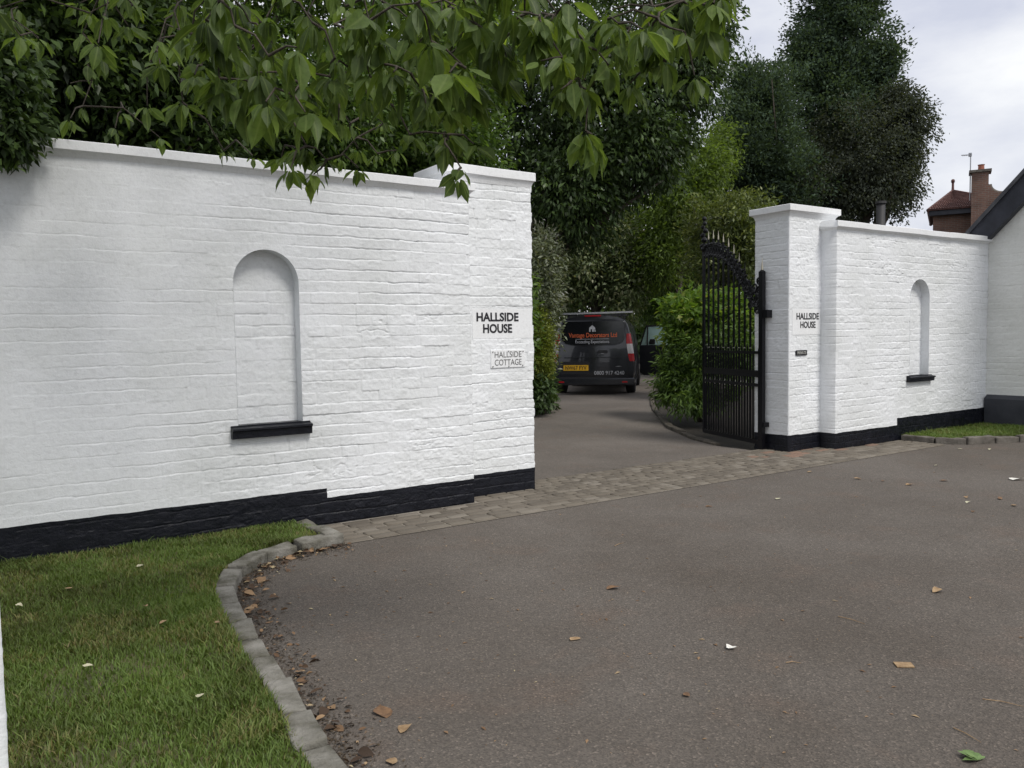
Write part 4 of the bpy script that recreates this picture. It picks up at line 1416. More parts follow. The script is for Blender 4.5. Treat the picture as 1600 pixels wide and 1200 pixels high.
lowy = [70, 90, 120, 150, 170, 190, 190, 150, 150, 180, 170, 110, 80, 150, 160, 90, 65, 50, -60]
for i in range(96):
    px = rs.uniform(0, 1150) if i < 36 else rs.uniform(270, 1120)
    py = np.interp(px, lowx, lowy) * (1 - rs.random() ** 1.4) - 30 * rs.random()
    Z = rs.uniform(2.4, 3.1) if px > 290 else rs.uniform(3.2, 4.3)
    ros.append((px, py, Z, rs.randint(5, 8), rs.uniform(.10, .15)))
for (px, py, Z, n, ln) in ros:
    c = spot(px, py, Z + rs.uniform(-.12, .12))
    extra.append((c, n + 2, ln))
    if rs.random() < .6:      # a second whorl a little higher up the same twig
        extra.append((c + np.array([rs.uniform(-.1, .1), rs.uniform(-.1, .1), rs.uniform(.06, .16)]), n, ln * .95))
for i in range(340):           # the rest of the canopy, above the frame
    X, Z = rs.uniform(-3.4, 1.3), rs.uniform(1.2, 4.8)
    z = max(1.42 + .455 * Z + .25, 2.3) + rs.random() ** 1.2 * 2.4
    if X > .4 and rs.random() < .5: continue
    extra.append((camp(X, Z, z), rs.randint(5, 8), .125))
for i in range(190):           # extra unseen rosettes, added to the crown to shade the left wall
    Z = rs.uniform(2.6, 4.8)
    extra.append((camp(rs.uniform(-2.6, .1), Z, max(3.2, 1.42 + .455 * Z + .25) + 1.5 * rs.random()), rs.randint(6, 9), .13))
# twigs fork from whatever lies nearest: a limb, or a twig already grown
order = sorted(range(len(extra)), key=lambda i: ((limb_pts - extra[i][0]) ** 2).sum(1).min())
nodes = [p for p in limb_pts]
for i in order:
    c = extra[i][0]
    na = np.array(nodes)
    d2 = ((na - c) ** 2).sum(1) + .05 * (na[:, 2] < c[2] - .05) + .02 * (na[:, 2] > c[2] + .35)
    a = na[int(np.argmin(d2))]
    ln_ = np.linalg.norm(c - a)
    mid = (a + c) / 2 + np.array([0, 0, .14 * ln_]) + rg.normal(0, .08, 3) * ln_
    tw.append([a, mid, c])
    nodes += [mid, c]
for ci, (c, n, ln) in enumerate(extra):
    base = rs.uniform(0, 6.28)
    shade = rs.gauss(.45, .13)
    for k in range(n):
        an = base + k * 2.4
        el = rs.uniform(.35, 1.45)
        d = np.array([math.cos(an) * math.cos(el), math.sin(an) * math.cos(el), -math.sin(el)])
        st = c + d * np.array([1, 1, .5]) * .02 - np.array([0, 0, .012 * k / n])
        C_.append(st); D_.append(d)
        nn = np.array([math.cos(an) * math.sin(el), math.sin(an) * math.sin(el), math.cos(el)])
        N_.append(nn + rg.normal(0, .5, 3))
        L_.append(ln * rs.uniform(.40, .96))
        R_.append(min(1, max(0, shade + rs.gauss(0, .12) + (.35 if rs.random() < .07 else 0))))
C_, D_, L_, R_, N_ = map(np.array, (C_, D_, L_, R_, N_))
V, F, per = leaf_verts(C_ - tb, D_, N_, L_, .43, 'leaf')
link_mesh('leaves', np_mesh('leaves', V, F, {'rnd': np.repeat(R_, per), 'vein': np.tile([0, 1, 0], len(V) // 3)}), F_CH, ct, True)
m = MB()
for t in tw:
    m.tube([p - tb for p in t], [.005, .0036, .0024], 5, False)
tag(m.build('twigs', M_BARK, ct, True), kind='stuff')

# ------------------------------------------------------------------ fallen leaves and litter
def litter_leaf(name, p, size, col, label, cat, group, seed, rz=None, curl=.3, asp=.62):
    rg = random.Random(seed)
    D = np.array([[1.0, 0, 0.0]])
    V, F, per = leaf_verts(np.array([[-size / 2, 0, .004]]), D, np.array([[0, 0, 1.0]]), np.array([size]), asp, 'leaf')
    V[:, 2] = .004 + abs(V[:, 1]) * curl * rg.uniform(.3, 1.2) + (V[:, 0] / size + .5) ** 2 * size * curl * .5 * rg.uniform(0, 1)
    V[:, 1] += .12 * size * np.sin(V[:, 0] / size * 5 + seed)
    me = np_mesh(name, V, F)
    o = link_mesh(name, me, col, None, True)
    o.location = tuple(p)
    o.rotation_euler = (rg.uniform(-.08, .08), rg.uniform(-.08, .08), rg.uniform(0, 6.28) if rz is None else rz)
    return tag(o, label, cat, group)


L_TAN = mat_noise('dry tan leaf', (0.22, 0.14, 0.07), (0.36, 0.25, 0.14), 40, .8)
L_BRN = mat_noise('dry brown leaf', (0.10, 0.055, 0.028), (0.21, 0.12, 0.06), 40, .8)
L_PALE = mat_noise('pale fallen leaf', (0.36, 0.34, 0.22), (0.52, 0.50, 0.36), 40, .7)
L_WHITE = mat_noise('white scrap', (0.62, 0.6, 0.54), (0.75, 0.74, 0.7), 40, .7)
L_GREEN = mat_noise('fresh green leaf', (0.10, 0.17, 0.05), (0.16, 0.24, 0.08), 40, .6)

G1 = 'dead leaves scattered on the tarmac'
single = [((958, 920), .075, L_BRN, 'brown dead leaf lying flat on the tarmac in front of the gateway'),
          ((899, 1000), .05, L_TAN, 'small rust tan leaf alone in the middle of the tarmac'),
          ((1074, 1087), .04, L_BRN, 'tiny dark curled leaf on the tarmac near the bottom of the photo'),
          ((615, 1192), .05, L_TAN, 'tan leaf at the bottom edge of the photo, beside the kerb'),
          ((596, 1115), .085, L_BRN, 'large crumpled brown leaf on mossy tarmac by the curved kerb'),
          ((632, 1140), .06, L_TAN, 'pale tan leaf just right of the large crumpled brown leaf')]
for i, (q, s, c, lab) in enumerate(single):
    litter_leaf('fallen_leaf', ground_at(*q), s, c, lab, 'leaf', None, 40 + i)
sp = [(1340, 749), (1463, 728), (1475, 752), (1510, 778), (1513, 786), (1562, 780), (1420, 758), (1500, 702), (1380, 752), (1265, 738), (1215, 780), (1108, 792), (1585, 791), (1545, 703), (1520, 800), (1465, 925)]
for i, q in enumerate(sp):
    litter_leaf('fallen_leaf', ground_at(*q), random.Random(i).uniform(.035, .07), [L_TAN, L_PALE, L_BRN][i % 3], 'small dead leaf lying on the far right of the tarmac', 'leaf', G1, 80 + i, curl=.5)
gl = [(220, 887), (108, 922), (312, 1092), (340, 975), (30, 950), (228, 950), (137, 1045), (255, 975)]
for i, q in enumerate(gl):
    litter_leaf('fallen_leaf', ground_at(*q, .075) + np.array([0, 0, .004]), .036 if i else .052, [L_PALE, L_TAN][i % 2], 'pale dead leaf lying in the grass of the left lawn', 'leaf', 'dead leaves on the left lawn', 120 + i, curl=.6)
# odd single items
m = MB(); m.prism([(-.035, -.022), (.03, -.026), (.036, .018), (-.03, .024)], lambda p: (p[0], p[1], .002), lambda p: (p[0], p[1], .006))
o = m.build('card_scrap', L_TAN); o.location = tuple(ground_at(1412, 1040)); o.rotation_euler = (0, 0, -.6)
tag(o, 'tan square scrap of card lying on the tarmac, lower right', 'scrap')
o = litter_leaf('petal_scrap', ground_at(1142, 1014), .05, L_WHITE, 'white petal like scrap lying alone on the tarmac', 'scrap', None, 7, curl=.8, asp=.8)
o = litter_leaf('paper_scrap', ground_at(1588, 750), .12, L_WHITE, 'white paper scrap on the tarmac at the right edge', 'scrap', None, 9, curl=.4)
# a fresh palmate leaf bottom right
C_, D_, N_ = [], [], []
for k in range(5):
    a = -1.1 + k * .55 + 1.2
    C_.append((0, 0, .006)); D_.append((math.cos(a), math.sin(a), .06)); N_.append((0, 0, 1.0))
V, F, per = leaf_verts(np.array(C_), np.array(D_), np.array(N_), np.array([.045, .06, .07, .06, .045]), .45, 'leaf')
V[:, 2] = np.abs(V[:, 2]) + .003
o = link_mesh('green_leaf', np_mesh('green_leaf', V, F), L_GREEN, None, True)
o.location = tuple(ground_at(1528, 1192))
tag(o, 'fresh green lobed leaf on the tarmac at the bottom right corner', 'leaf')
# twigs and straws
tws = [((1310, 963), (1352, 975)), ((1535, 1092), (1600, 1104)), ((1490, 1137), (1533, 1160)), ((1228, 1035), (1252, 1036)), ((960, 853), (975, 848))]
for i, (a, b) in enumerate(tws):
    A_, B_ = ground_at(*a, .004), ground_at(*b, .004)
    c = (A_ + B_) / 2
    m = MB(); m.tube([A_ - c, (A_ + B_) / 2 - c + np.array([.004, .006, .002]), B_ - c], [.0018, .0016, .0008], 5)
    o = m.build('straw', L_TAN); o.location = tuple(c)
    tag(o, 'thin dry straw lying on the tarmac', 'straw', 'dry straws on the tarmac')
# litter swept against the curved kerb
rg = np.random.default_rng(3)
n = 340
seg = np.array(offset_path(KL, -.01))
t = rg.uniform(2.0, len(seg) - 1.05, n)
i0 = t.astype(int)
p = seg[i0] + (seg[i0 + 1] - seg[i0]) * (t - i0)[:, None]
dirs = seg[np.minimum(i0 + 1, len(seg) - 1)] - seg[i0]
dirs /= np.linalg.norm(dirs, axis=1, keepdims=True)
off = np.abs(rg.normal(0, .085, n)) + .01
p = p - np.stack([-dirs[:, 1], dirs[:, 0]], 1) * off[:, None]
C_ = np.stack([p[:, 0], p[:, 1], rg.uniform(.002, .016, n)], 1)
an = rg.uniform(0, 6.28, n)
D_ = np.stack([np.cos(an), np.sin(an), rg.normal(.05, .22, n)], 1)
N_ = rg.normal(0, .35, (n, 3)) + np.array([0, 0, 1.0])
V, F, per = leaf_verts(C_, D_, N_, rg.gamma(2.2, .011, n).clip(.008, .065), .55, 'leaf')
V[:, 2] = np.maximum(V[:, 2], .0015)
M_LIT = attr_mat('kerb leaf litter', [(0, (0.035, 0.022, 0.014)), (.5, (0.13, 0.075, 0.04)), (.85, (0.28, 0.18, 0.10)), (1, (0.42, 0.36, 0.22))], .85)
o = link_mesh('leaf_litter', np_mesh('leaf_litter', V, F, {'rnd': np.repeat(rg.random(n), per)}), M_LIT, None, True)
tag(o, kind='stuff')
# fine pale grit and chaff all over the tarmac
n = 1500
x = rg.uniform(-2.8, 9, n); y = rg.uniform(-5.5, -.8, n)
near = rg.random(n) < .4
x[near] = rg.uniform(-2.9, -1.2, near.sum()); y[near] = rg.uniform(-4.5, -.8, near.sum())
k = ~in_poly(x, y, LAWN_R) & ~in_poly(x, y, offset_path(KR, .0) + [(10, 0), (5, 0)]) & ~in_poly(x, y, offset_path(KL, .01) + [(-2.0, 0), (-8, 0), (-8, -6)])
x, y = x[k], y[k]; n = len(x)
an = rg.uniform(0, 6.28, n)
V, F, per = leaf_verts(np.stack([x, y, np.full(n, .003)], 1), np.stack([np.cos(an), np.sin(an), np.zeros(n)], 1), np.tile([0, 0, 1.0], (n, 1)), rg.gamma(1.6, .006, n).clip(.003, .03), .4, 'diamond')
o = link_mesh('grit', np_mesh('grit', V, F, {'rnd': np.repeat(rg.uniform(.45, 1, n), per)}), M_LIT)
tag(o, kind='stuff')
# moss and dirt along the tarmac edge
n = 4000
t = rg.uniform(1.6, len(seg) - 1.02, n)
i0 = t.astype(int)
p = seg[i0] + (seg[i0 + 1] - seg[i0]) * (t - i0)[:, None]
dirs = seg[np.minimum(i0 + 1, len(seg) - 1)] - seg[i0]
dirs /= np.linalg.norm(dirs, axis=1, keepdims=True)
p = p - np.stack([-dirs[:, 1], dirs[:, 0]], 1) * np.abs(rg.normal(0, .07, n))[:, None]
an = rg.uniform(0, 6.28, n)
V, F, per = leaf_verts(np.stack([p[:, 0], p[:, 1], np.full(n, .002)], 1), np.stack([np.cos(an), np.sin(an), rg.uniform(0, .5, n)], 1), rg.normal(0, .3, (n, 3)) + np.array([0, 0, 1.0]), rg.uniform(.004, .014, n), .6, 'diamond')
M_DIRT = attr_mat('kerb dirt', [(0, (0.03, 0.022, 0.015)), (1, (0.10, 0.075, 0.05))], .95)
tag(link_mesh('kerb_dirt', np_mesh('kerb_dirt', V, F, {'rnd': np.repeat(rg.random(n), per)}), M_DIRT), kind='stuff')

# ------------------------------------------------------------------ gabled cottage at the right
M_BOARD = mat_noise('black painted board', (0.010, 0.012, 0.020), (0.024, 0.027, 0.040), 5, .5, .2, 30)
M_SLATE = mat_noise('dark slate roof', (0.03, 0.032, 0.04), (0.07, 0.072, 0.08), 6, .6, .5, 25)
HX = 7.13
ch = empty('gabled_cottage', (0, 0, 0), 0, 'white painted brick cottage with a black verge board, cut off by the right edge', 'house')
m = MB()
zr, vr_ = 5.20, -2.62
poly = [(0.10, 0), (0.10, 2.38), (vr_, zr - .12), (-5.34, 2.38), (-5.34, 0)]
m.prism(poly, lambda p: (HX + .03, p[0], p[1]), lambda p: (HX + 7.0, p[0], p[1]))
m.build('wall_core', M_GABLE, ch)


def add_clip(objs, fn):
    for o in objs:
        bm = bmesh.new(); bm.from_mesh(o.data)
        bmesh.ops.delete(bm, geom=[f for f in bm.faces if not fn(f.calc_center_median())], context='FACES')
        bm.to_mesh(o.data); bm.free()


bf = brick_face(ch, (HX, 0.10, 0), (0, -1, 0), (-1, 0, 0), 2.6, 0.0, 4.0, 0.014, 0.008, 67, [(99, 0.02)], skirt=.02, rough=.8, names=('wall', 'wall_foot'))
add_clip(bf, lambda c: c.z < 2.40 + (-c.y))
for o in bf:
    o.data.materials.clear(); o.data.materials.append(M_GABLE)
m = MB(); m.prism([(0, 0), (.07, 0), (.07, .41), (.0, .46)], lambda p: (HX - p[0], -.205, p[1] - .02), lambda p: (HX - p[0], -5.3, p[1] - .02))
m.build('plinth', M_PLINTH2, ch)
for sgn in (1, -1):
    def tr(p, s=sgn): return (p[0] if s > 0 else 2 * vr_ - p[0], p[1])
    bb = [tr(q) for q in ((0.14, 2.43), (-.03, 2.24), (vr_, 4.83), (vr_, 5.195))]
    m = MB(); m.prism(bb, lambda p: (HX - .13, p[0], p[1]), lambda p: (HX - .02, p[0], p[1])); m.build('verge_board', M_BOARD, ch)
    sl = [tr(q) for q in ((0.34, 2.24), (0.30, 2.19), (vr_, 5.10), (vr_, 5.21))]
    rf = [tr(q) for q in ((0.22, 2.37), (0.19, 2.33), (vr_, 5.197), (vr_, 5.25))]
    m = MB(); m.prism(rf, lambda p: (HX - .16, p[0], p[1]), lambda p: (HX + 7.1, p[0], p[1])); m.build('roof', M_SLATE, ch)

# ------------------------------------------------------------------ flue pipe behind the right wall
pp = spot(1376, 345, 10.6)
fl = empty('flue_pipe', (pp[0], pp[1], 0), 0, 'dark capped flue pipe standing behind the right garden wall', 'pipe')
zt = float(spot(1376, 315, 10.6)[2])
m = MB(); m.tube([(0, 0, 0), (0, 0, zt - .03)], .055, 14); m.build('pipe', mat_plain('dark pipe', (.02, .02, .022), .6), fl, True)
m = MB(); m.tube([(0, 0, zt - .03), (0, 0, zt)], .068, 14); m.build('cap', mat_plain('dark pipe cap', (.03, .03, .03), .6), fl)


# ------------------------------------------------------------------ red brick house far right
def brick_tex(name, c1, c2, mo, w, h, rough=.9, vert='Z'):
    m, nt, b = new_mat(name)
    tc = nt.nodes.new('ShaderNodeTexCoord')
    sx = nt.nodes.new('ShaderNodeSeparateXYZ')
    nt.links.new(tc.outputs['Object'], sx.inputs[0])
    ad = nt.nodes.new('ShaderNodeMath'); ad.operation = 'ADD'
    nt.links.new(sx.outputs['X'], ad.inputs[0]); nt.links.new(sx.outputs['Y'], ad.inputs[1])
    cb = nt.nodes.new('ShaderNodeCombineXYZ')
    nt.links.new(ad.outputs[0], cb.inputs['X']); nt.links.new(sx.outputs['Z'], cb.inputs['Y'])
    t = nt.nodes.new('ShaderNodeTexBrick')
    t.inputs['Scale'].default_value = 1
    t.inputs['Brick Width'].default_value = w
    t.inputs['Row Height'].default_value = h
    t.inputs['Mortar Size'].default_value = h * .12
    t.inputs['Color1'].default_value = (*c1, 1); t.inputs['Color2'].default_value = (*c2, 1); t.inputs['Mortar'].default_value = (*mo, 1)
    nt.links.new(cb.outputs[0], t.inputs['Vector'])
    n = noise_node(nt, 2.0, 6, .65, tc.outputs['Object'])
    r = ramp_node(nt, n.outputs['Fac'], [(.3, (.6, .6, .6)), (.7, (1.1, 1.1, 1.1))])
    mx = nt.nodes.new('ShaderNodeMix'); mx.data_type = 'RGBA'; mx.blend_type = 'MULTIPLY'; mx.inputs['Factor'].default_value = 1
    nt.links.new(t.outputs['Color'], mx.inputs[6]); nt.links.new(r.outputs['Color'], mx.inputs[7])
    nt.links.new(mx.outputs[2], b.inputs['Base Color'])
    b.inputs['Roughness'].default_value = rough
    bump_node(nt, b, t.outputs['Fac'], -.6, .02)
    return m


M_RED = brick_tex('red house brick', (.20, .105, .075), (.155, .085, .065), (.19, .16, .14), .23, .078)
M_TILE = mat_noise('brown red roof tile', (.075, .036, .032), (.135, .062, .052), 5, .8, .3, 30)
hb = spot(1485, 525, 35.0)
hz = 0.0
_hv = math.atan2(hb[1] - CAM[1], hb[0] - CAM[0])
HROT = _hv - math.pi / 2
rh = empty('brick_house', (hb[0], hb[1], 0), HROT, 'red brick house with hipped tile roof and tall chimney beyond the cottage', 'house')
K = 35.0 / FPX * math.cos(math.atan(685 / FPX))
HD = math.hypot(hb[0] - CAM[0], hb[1] - CAM[1])


def hp(px, py):
    return ((px - 1485) * K, float(spot(px, py, 35.0)[2]))


xl, ze = hp(1450, 331)
m = MB(); m.box(xl + .12, -.2, 0, 5.5, 4.4, ze); m.build('wall', M_RED, rh)
xa, za = hp(1485, 301)
za = EYE + (za - EYE) * (HD + 2.1) / HD
x1, _ = hp(1585, 331)
xl = hp(1447, 331)[0]
# hip: near, left and far slopes of tile courses, each course lifted over the one below
m = MB()
apex = (xa, 2.1, za)
apex2 = apex
cor = [(xl, -.6, ze), (x1, -.6, ze), (x1, 4.8, ze), (xl, 4.8, ze)]


def slope(a, b, ta, tb_, nrow=13, ncol=34):
    a, b, ta, tb_ = map(Vector, (a, b, ta, tb_))
    nrm = (b - a).cross(ta - a).normalized()
    if nrm.z < 0: nrm = -nrm
    for i in range(nrow):
        f0, f1 = i / nrow, (i + 1) / nrow
        p0, p1 = a.lerp(ta, f0), b.lerp(tb_, f0)
        q0, q1 = a.lerp(ta, f1), b.lerp(tb_, f1)
        vs, fs = [], []
        n = ncol * 4
        for j in range(n + 1):
            w = .035 * abs(math.sin(math.pi * j / 4))
            vs.append(p0.lerp(p1, j / n) + nrm * (.05 + w)); vs.append(q0.lerp(q1, j / n) + nrm * (.012 + w)); vs.append(p0.lerp(p1, j / n) + nrm * (-.02))
        for j in range(n):
            fs.append((3 * j, 3 * j + 3, 3 * j + 4, 3 * j + 1)); fs.append((3 * j + 2, 3 * j + 5, 3 * j + 3, 3 * j))
        m.add(vs, fs)


slope(cor[0], cor[1], apex, apex2)
slope(cor[3], cor[0], apex, apex)
slope(cor[2], cor[3], apex2, apex)
slope(cor[1], cor[2], apex, apex)
m.add([cor[0], cor[1], cor[2], cor[3]], [(3, 2, 1, 0)])
rf = m.build('roof', M_TILE, rh)
m = MB()
m.tube([cor[0], apex], .075, 8); m.tube([cor[3], apex], .075, 8); m.tube([cor[1], apex], .075, 8); m.tube([cor[2], apex], .075, 8)
m.build('hip_tiles', M_TILE, rf)
m = MB(); m.tube([(xa, 2.1, za), (xa, 2.1, za + .2), (xa, 2.1, za + .36), (xa, 2.1, za + .42)], [.06, .05, .05, .09], 8); m.ball((xa, 2.1, za + .46), .08); m.build('finial', M_TILE, rf)
m = MB(); m.box(xl + .05, -.52, ze - .22, x1 - .05, -.30, ze - .03); m.build('gutter', M_BOARD, rh)
# chimney breast with swept shoulder
xc0, zc = hp(1513, 281); xc1, _ = hp(1538, 281)
xs, zs_ = hp(1540, 299)
xe_, ze2 = hp(1560, 313)
prof = [(xc0, ze - 1.2), (xc0, zc), (xc1, zc), (xc1, zs_)]
for i in range(1, 9):
    a = math.pi / 2 * i / 8
    prof.append((xs + (xe_ - xs) * (1 - math.cos(a)), zs_ - (zs_ - ze2) * math.sin(a)))
prof += [(xe_ + 3, ze2), (xe_ + 3, ze - 1.2)]
m = MB(); m.prism(prof, lambda p: (p[0], -.95, p[1]), lambda p: (p[0], -.25, p[1])); ck = m.build('chimney', M_RED, rh)
m = MB(); m.box(xc0 - .10, -1.03, zc, xc1 + .10, -.17, zc + .10); m.build('chimney_cap', M_STONE2, ck)
m = MB()
prof2 = [(xs + (xe_ - xs) * (1 - math.cos(math.pi / 2 * i / 8)), zs_ - (zs_ - ze2) * math.sin(math.pi / 2 * i / 8)) for i in range(9)] + [(xe_ + 3, ze2)]
m.tube([(a, -.6, b + .02) for a, b in prof2], .09, 6); m.build('shoulder_coping', M_STONE2, ck)
xp, zp_ = hp(1527, 268)
m = MB(); m.tube([(xp, -.6, zc + .1), (xp, -.6, zp_ - .05), (xp, -.6, zp_)], [.13, .115, .14], 10); m.build('chimney_pot', mat_plain('terracotta pot', (.30, .11, .07), .8), ck)
# aerial
ax_, az = hp(1511, 250)
_, ab = hp(1511, 320)
M_ALU = mat_plain('grey aluminium', (.35, .36, .38), .4, .6)
m = MB(); m.tube([(ax_, -.6, ab), (ax_, -.6, az)], .025, 6); ae = m.build('aerial_pole', M_ALU, rh)
m = MB(); m.tube([(ax_ + .05, -.6, az - .06), (ax_ - .35, -.6, az - .03)], .018, 5)
for k in range(5): m.tube([(ax_ - .07 * k, -.75, az - .05), (ax_ - .07 * k, -.45, az - .05)], .012, 5)
m.box(ax_ - .08, -.66, az - .12, ax_ + .04, -.54, az + .02)
m.build('aerial', M_ALU, ae)

# ------------------------------------------------------------------ the van
vp = spot(926, 525, 17.3)
HEAD = YAW - R(11)
van = empty('parked_van', (vp[0], vp[1], 0), HEAD - math.pi / 2, 'dark grey panel van parked on the drive with its driver door open', 'van')
van.scale = (1.035, 1.035, 1.035)
M_VAN = mat_plain('dark grey van paint', (.026, .028, .034), .28, .35, .5, .6)
M_VTRIM = mat_plain('black van plastic', (.012, .012, .014), .6)
M_VGLASS = mat_plain('dark tinted glass', (.010, .011, .014), .12, 0, .6)
M_LRED = mat_plain('red lamp lens', (.45, .012, .018), .2, 0, .6)
M_LWHT = mat_plain('clear lamp lens', (.62, .60, .60), .2)
M_TYRE = mat_plain('tyre rubber', (.010, .010, .011), .8)
M_RIM = mat_plain('wheel steel', (.10, .10, .11), .4, .6)
half = [(0, .24), (.55, .23), (.77, .26), (.835, .34), (.852, .50), (.850, .68), (.838, .84), (.812, 1.02), (.780, 1.20), (.745, 1.37), (.700, 1.50), (.635, 1.575), (.52, 1.615), (.30, 1.645), (0, 1.655)]


def rear_y(z):
    return .11 * max(0, z - .86) ** 1.25 + .03 * max(0, .35 - z)


ring = half + [(-x, z) for x, z in reversed(half[1:-1])]
stations = [(0.0, .955, 1, 0), (.018, .985, 1, 0), (.07, 1.0, 1, 0), (.6, 1.0, 1, 0), (1.4, 1.0, 1, 0), (2.3, 1.0, 1, .0), (2.75, .995, .985, 0), (3.25, .985, .70, 0), (3.75, .95, .60, 0), (3.98, .86, .50, .02), (4.03, .72, .42, .05)]
V, F = [], []
nr = len(ring)
for (y, sx, sz, up_) in stations:
    for (x, z) in ring:
        z2 = z if z < .5 else .5 + (z - .5) * ((sz * 1.155 - .155) / 1.0 if sz < 1 else 1)
        z2 = max(z2, .24)
        yy = y + (rear_y(z) if y < .3 else (rear_y(z) * .4 if y < 1 else 0))
        V.append((x * sx, yy, z2))
for i in range(len(stations) - 1):
    for k in range(nr):
        F.append((i * nr + k, i * nr + (k + 1) % nr, (i + 1) * nr + (k + 1) % nr, (i + 1) * nr + k))
# rear and front closed by strips across
hl = len(half)
for i, flip in ((0, False), (len(stations) - 1, True)):
    b = i * nr
    for k in range(hl - 1):
        a0, a1 = b + k, b + k + 1
        c0 = b + (nr - k) % nr
        c1 = b + (nr - k - 1) % nr
        f = [a0, a1, c1, c0]
        f = list(dict.fromkeys(f))
        F.append(tuple(f if flip else reversed(f)))
me = bpy.data.meshes.new('body')
me.from_pydata(V, [], F)
bm = bmesh.new(); bm.from_mesh(me); bmesh.ops.recalc_face_normals(bm, faces=bm.faces)
for f in bm.faces: f.smooth = True
for e in bm.edges:
    if len(e.link_faces) == 2 and e.calc_face_angle(0) > .7: e.smooth = False
bm.to_mesh(me); bm.free()
body = link_mesh('body', me, M_VAN, van)


def on_rear(o, off=0):
    """bend a part built in the plane y = const onto the raked rear of the van"""
    for v in o.data.vertices: v.co.y += rear_y(v.co.z) - off
    o.data.update()
    return o


def rear_poly(name, poly, y0, y1, mat, parent=None, rows=10):
    """flat outline given a little thickness, cut in rows so that it follows the rake"""
    m = MB(); m.prism(poly, lambda p: (p[0], y0, p[1]), lambda p: (p[0], y1, p[1]))
    o = m.build(name, mat, parent or van)
    bm = bmesh.new(); bm.from_mesh(o.data)
    z0, z1 = min(p[1] for p in poly), max(p[1] for p in poly)
    for i in range(1, rows):
        bmesh.ops.bisect_plane(bm, geom=list(bm.verts) + list(bm.edges) + list(bm.faces), plane_co=(0, 0, z0 + (z1 - z0) * i / rows), plane_no=(0, 0, 1))
    bm.to_mesh(o.data); bm.free()
    return on_rear(o)


win = [(-.60, 1.54), (.60, 1.54), (.635, 1.50), (.655, 1.20), (.64, 1.14), (.57, 1.075), (.44, 1.045), (0, 1.035), (-.44, 1.045), (-.57, 1.075), (-.64, 1.14), (-.655, 1.20), (-.635, 1.50)]
rear_poly('rear_window', win, -.006, .012, M_VGLASS)
rim = MB(); rim.tube([(x, -.002, z) for x, z in win + win[:1]], .009, 6)
on_rear(rim.build('window_rubber', M_VAN, van, True))
rear_poly('door_gap', [(-.006, .35), (.006, .35), (.006, 1.60), (-.006, 1.60)], -.0085, .004, M_VTRIM)
m = MB(); m.tube([(-.70, -.001, .36), (-.72, -.001, .70), (-.69, -.001, 1.2), (-.63, -.001, 1.585)], .006, 5); on_rear(m.build('door_gap', M_VTRIM, van))
m = MB(); m.tube([(.70, -.001, .36), (.715, -.001, .70), (.685, -.001, 1.2), (.625, -.001, 1.585)], .006, 5); on_rear(m.build('door_gap', M_VTRIM, van))
rear_poly('swage_line', [(-.60, .775), (.64, .775), (.64, .792), (-.60, .792)], -.014, .004, M_VAN, rows=2)
rear_poly('plate_recess', [(-.68, .44), (-.06, .44), (-.06, .70), (-.64, .70)], -.003, .004, M_VTRIM, rows=2)
plt = rear_poly('number_plate', [(-.615, .513), (-.093, .513), (-.093, .629), (-.615, .629)], -.014, -.002, mat_plain('yellow number plate', (.74, .42, .02), .4), rows=2)
t = text_mesh('plate_lettering', 'NW67 FYV', .44, .082, M_INK, plt, (-.573, -.0145, .530), (1, 0, 0), (0, 0, 1), .008)
M_ORANGE = mat_plain('orange red vinyl lettering', (.62, .12, .035), .5)
M_GREYT = mat_plain('pale grey vinyl lettering', (.48, .49, .52), .5)
on_rear(text_mesh('company_lettering', 'Vantage Decorators Ltd', 1.0, .125, M_ORANGE, van, (-.50, -.012, 1.172), (1, 0, 0), (0, 0, 1), .012))
rear_poly('lettering_line', [(-.36, 1.163), (.34, 1.163), (.34, 1.170), (-.36, 1.170)], -.010, -.004, M_GREYT, rows=2)
on_rear(text_mesh('slogan_lettering', 'Exceeding Expectations', .70, .082, M_GREYT, van, (-.36, -.012, 1.062), (1, 0, 0), (0, 0, 1), .0))
on_rear(text_mesh('phone_lettering', '0800 917 4240', .62, .078, M_GREYT, van, (.025, -.012, .425), (1, 0, 0), (0, 0, 1), .004))
lg = [(-.075, 1.32), (-.045, 1.32), (-.045, 1.37), (-.012, 1.37), (-.012, 1.32), (.02, 1.32), (.02, 1.37), (.035, 1.37), (.035, 1.32), (.065, 1.32), (.065, 1.335), (.05, 1.345), (.05, 1.40), (-.012, 1.455), (-.075, 1.40)]
rear_poly('house_emblem', lg, -.012, -.004, M_GREYT, rows=4)
m = MB(); m.prism([(.10, .875), (.30, .875), (.32, .905), (.29, .935), (.12, .935), (.09, .905)], lambda p: (p[0], -.022, p[1]), lambda p: (p[0], .004, p[1])); on_rear(m.build('door_handle', M_VTRIM, van, bevel=.006))
m = MB(); m.box(.17, -.026, .862, .235, -.008, .872); on_rear(m.build('badge', M_ALU, van))
m = MB(); m.prism([(.455, .592), (.53, .606), (.60, .598), (.53, .592)], lambda p: (p[0], -.008, p[1]), lambda p: (p[0], .004, p[1])); on_rear(m.build('badge', M_ALU, van))
# bumper
m = MB(); bp = [(-.83, .21), (.83, .21), (.858, .26), (.862, .33), (.84, .355), (-.84, .355), (-.862, .33), (-.858, .26)]
m.prism(bp, lambda p: (p[0], -.045, p[1]), lambda p: (p[0], .22, p[1])); m.build('bumper', M_VAN, van, bevel=.02)
m = MB(); m.box(-.70, -.03, .345, .74, .02, .375); m.build('bumper_step', M_VTRIM, van, bevel=.006)
for s in (-1, 1):
    m = MB(); m.box(s * .655 - .055, -.052, .262, s * .655 + .055, -.04, .292); m.build('reflector', M_LRED, van)
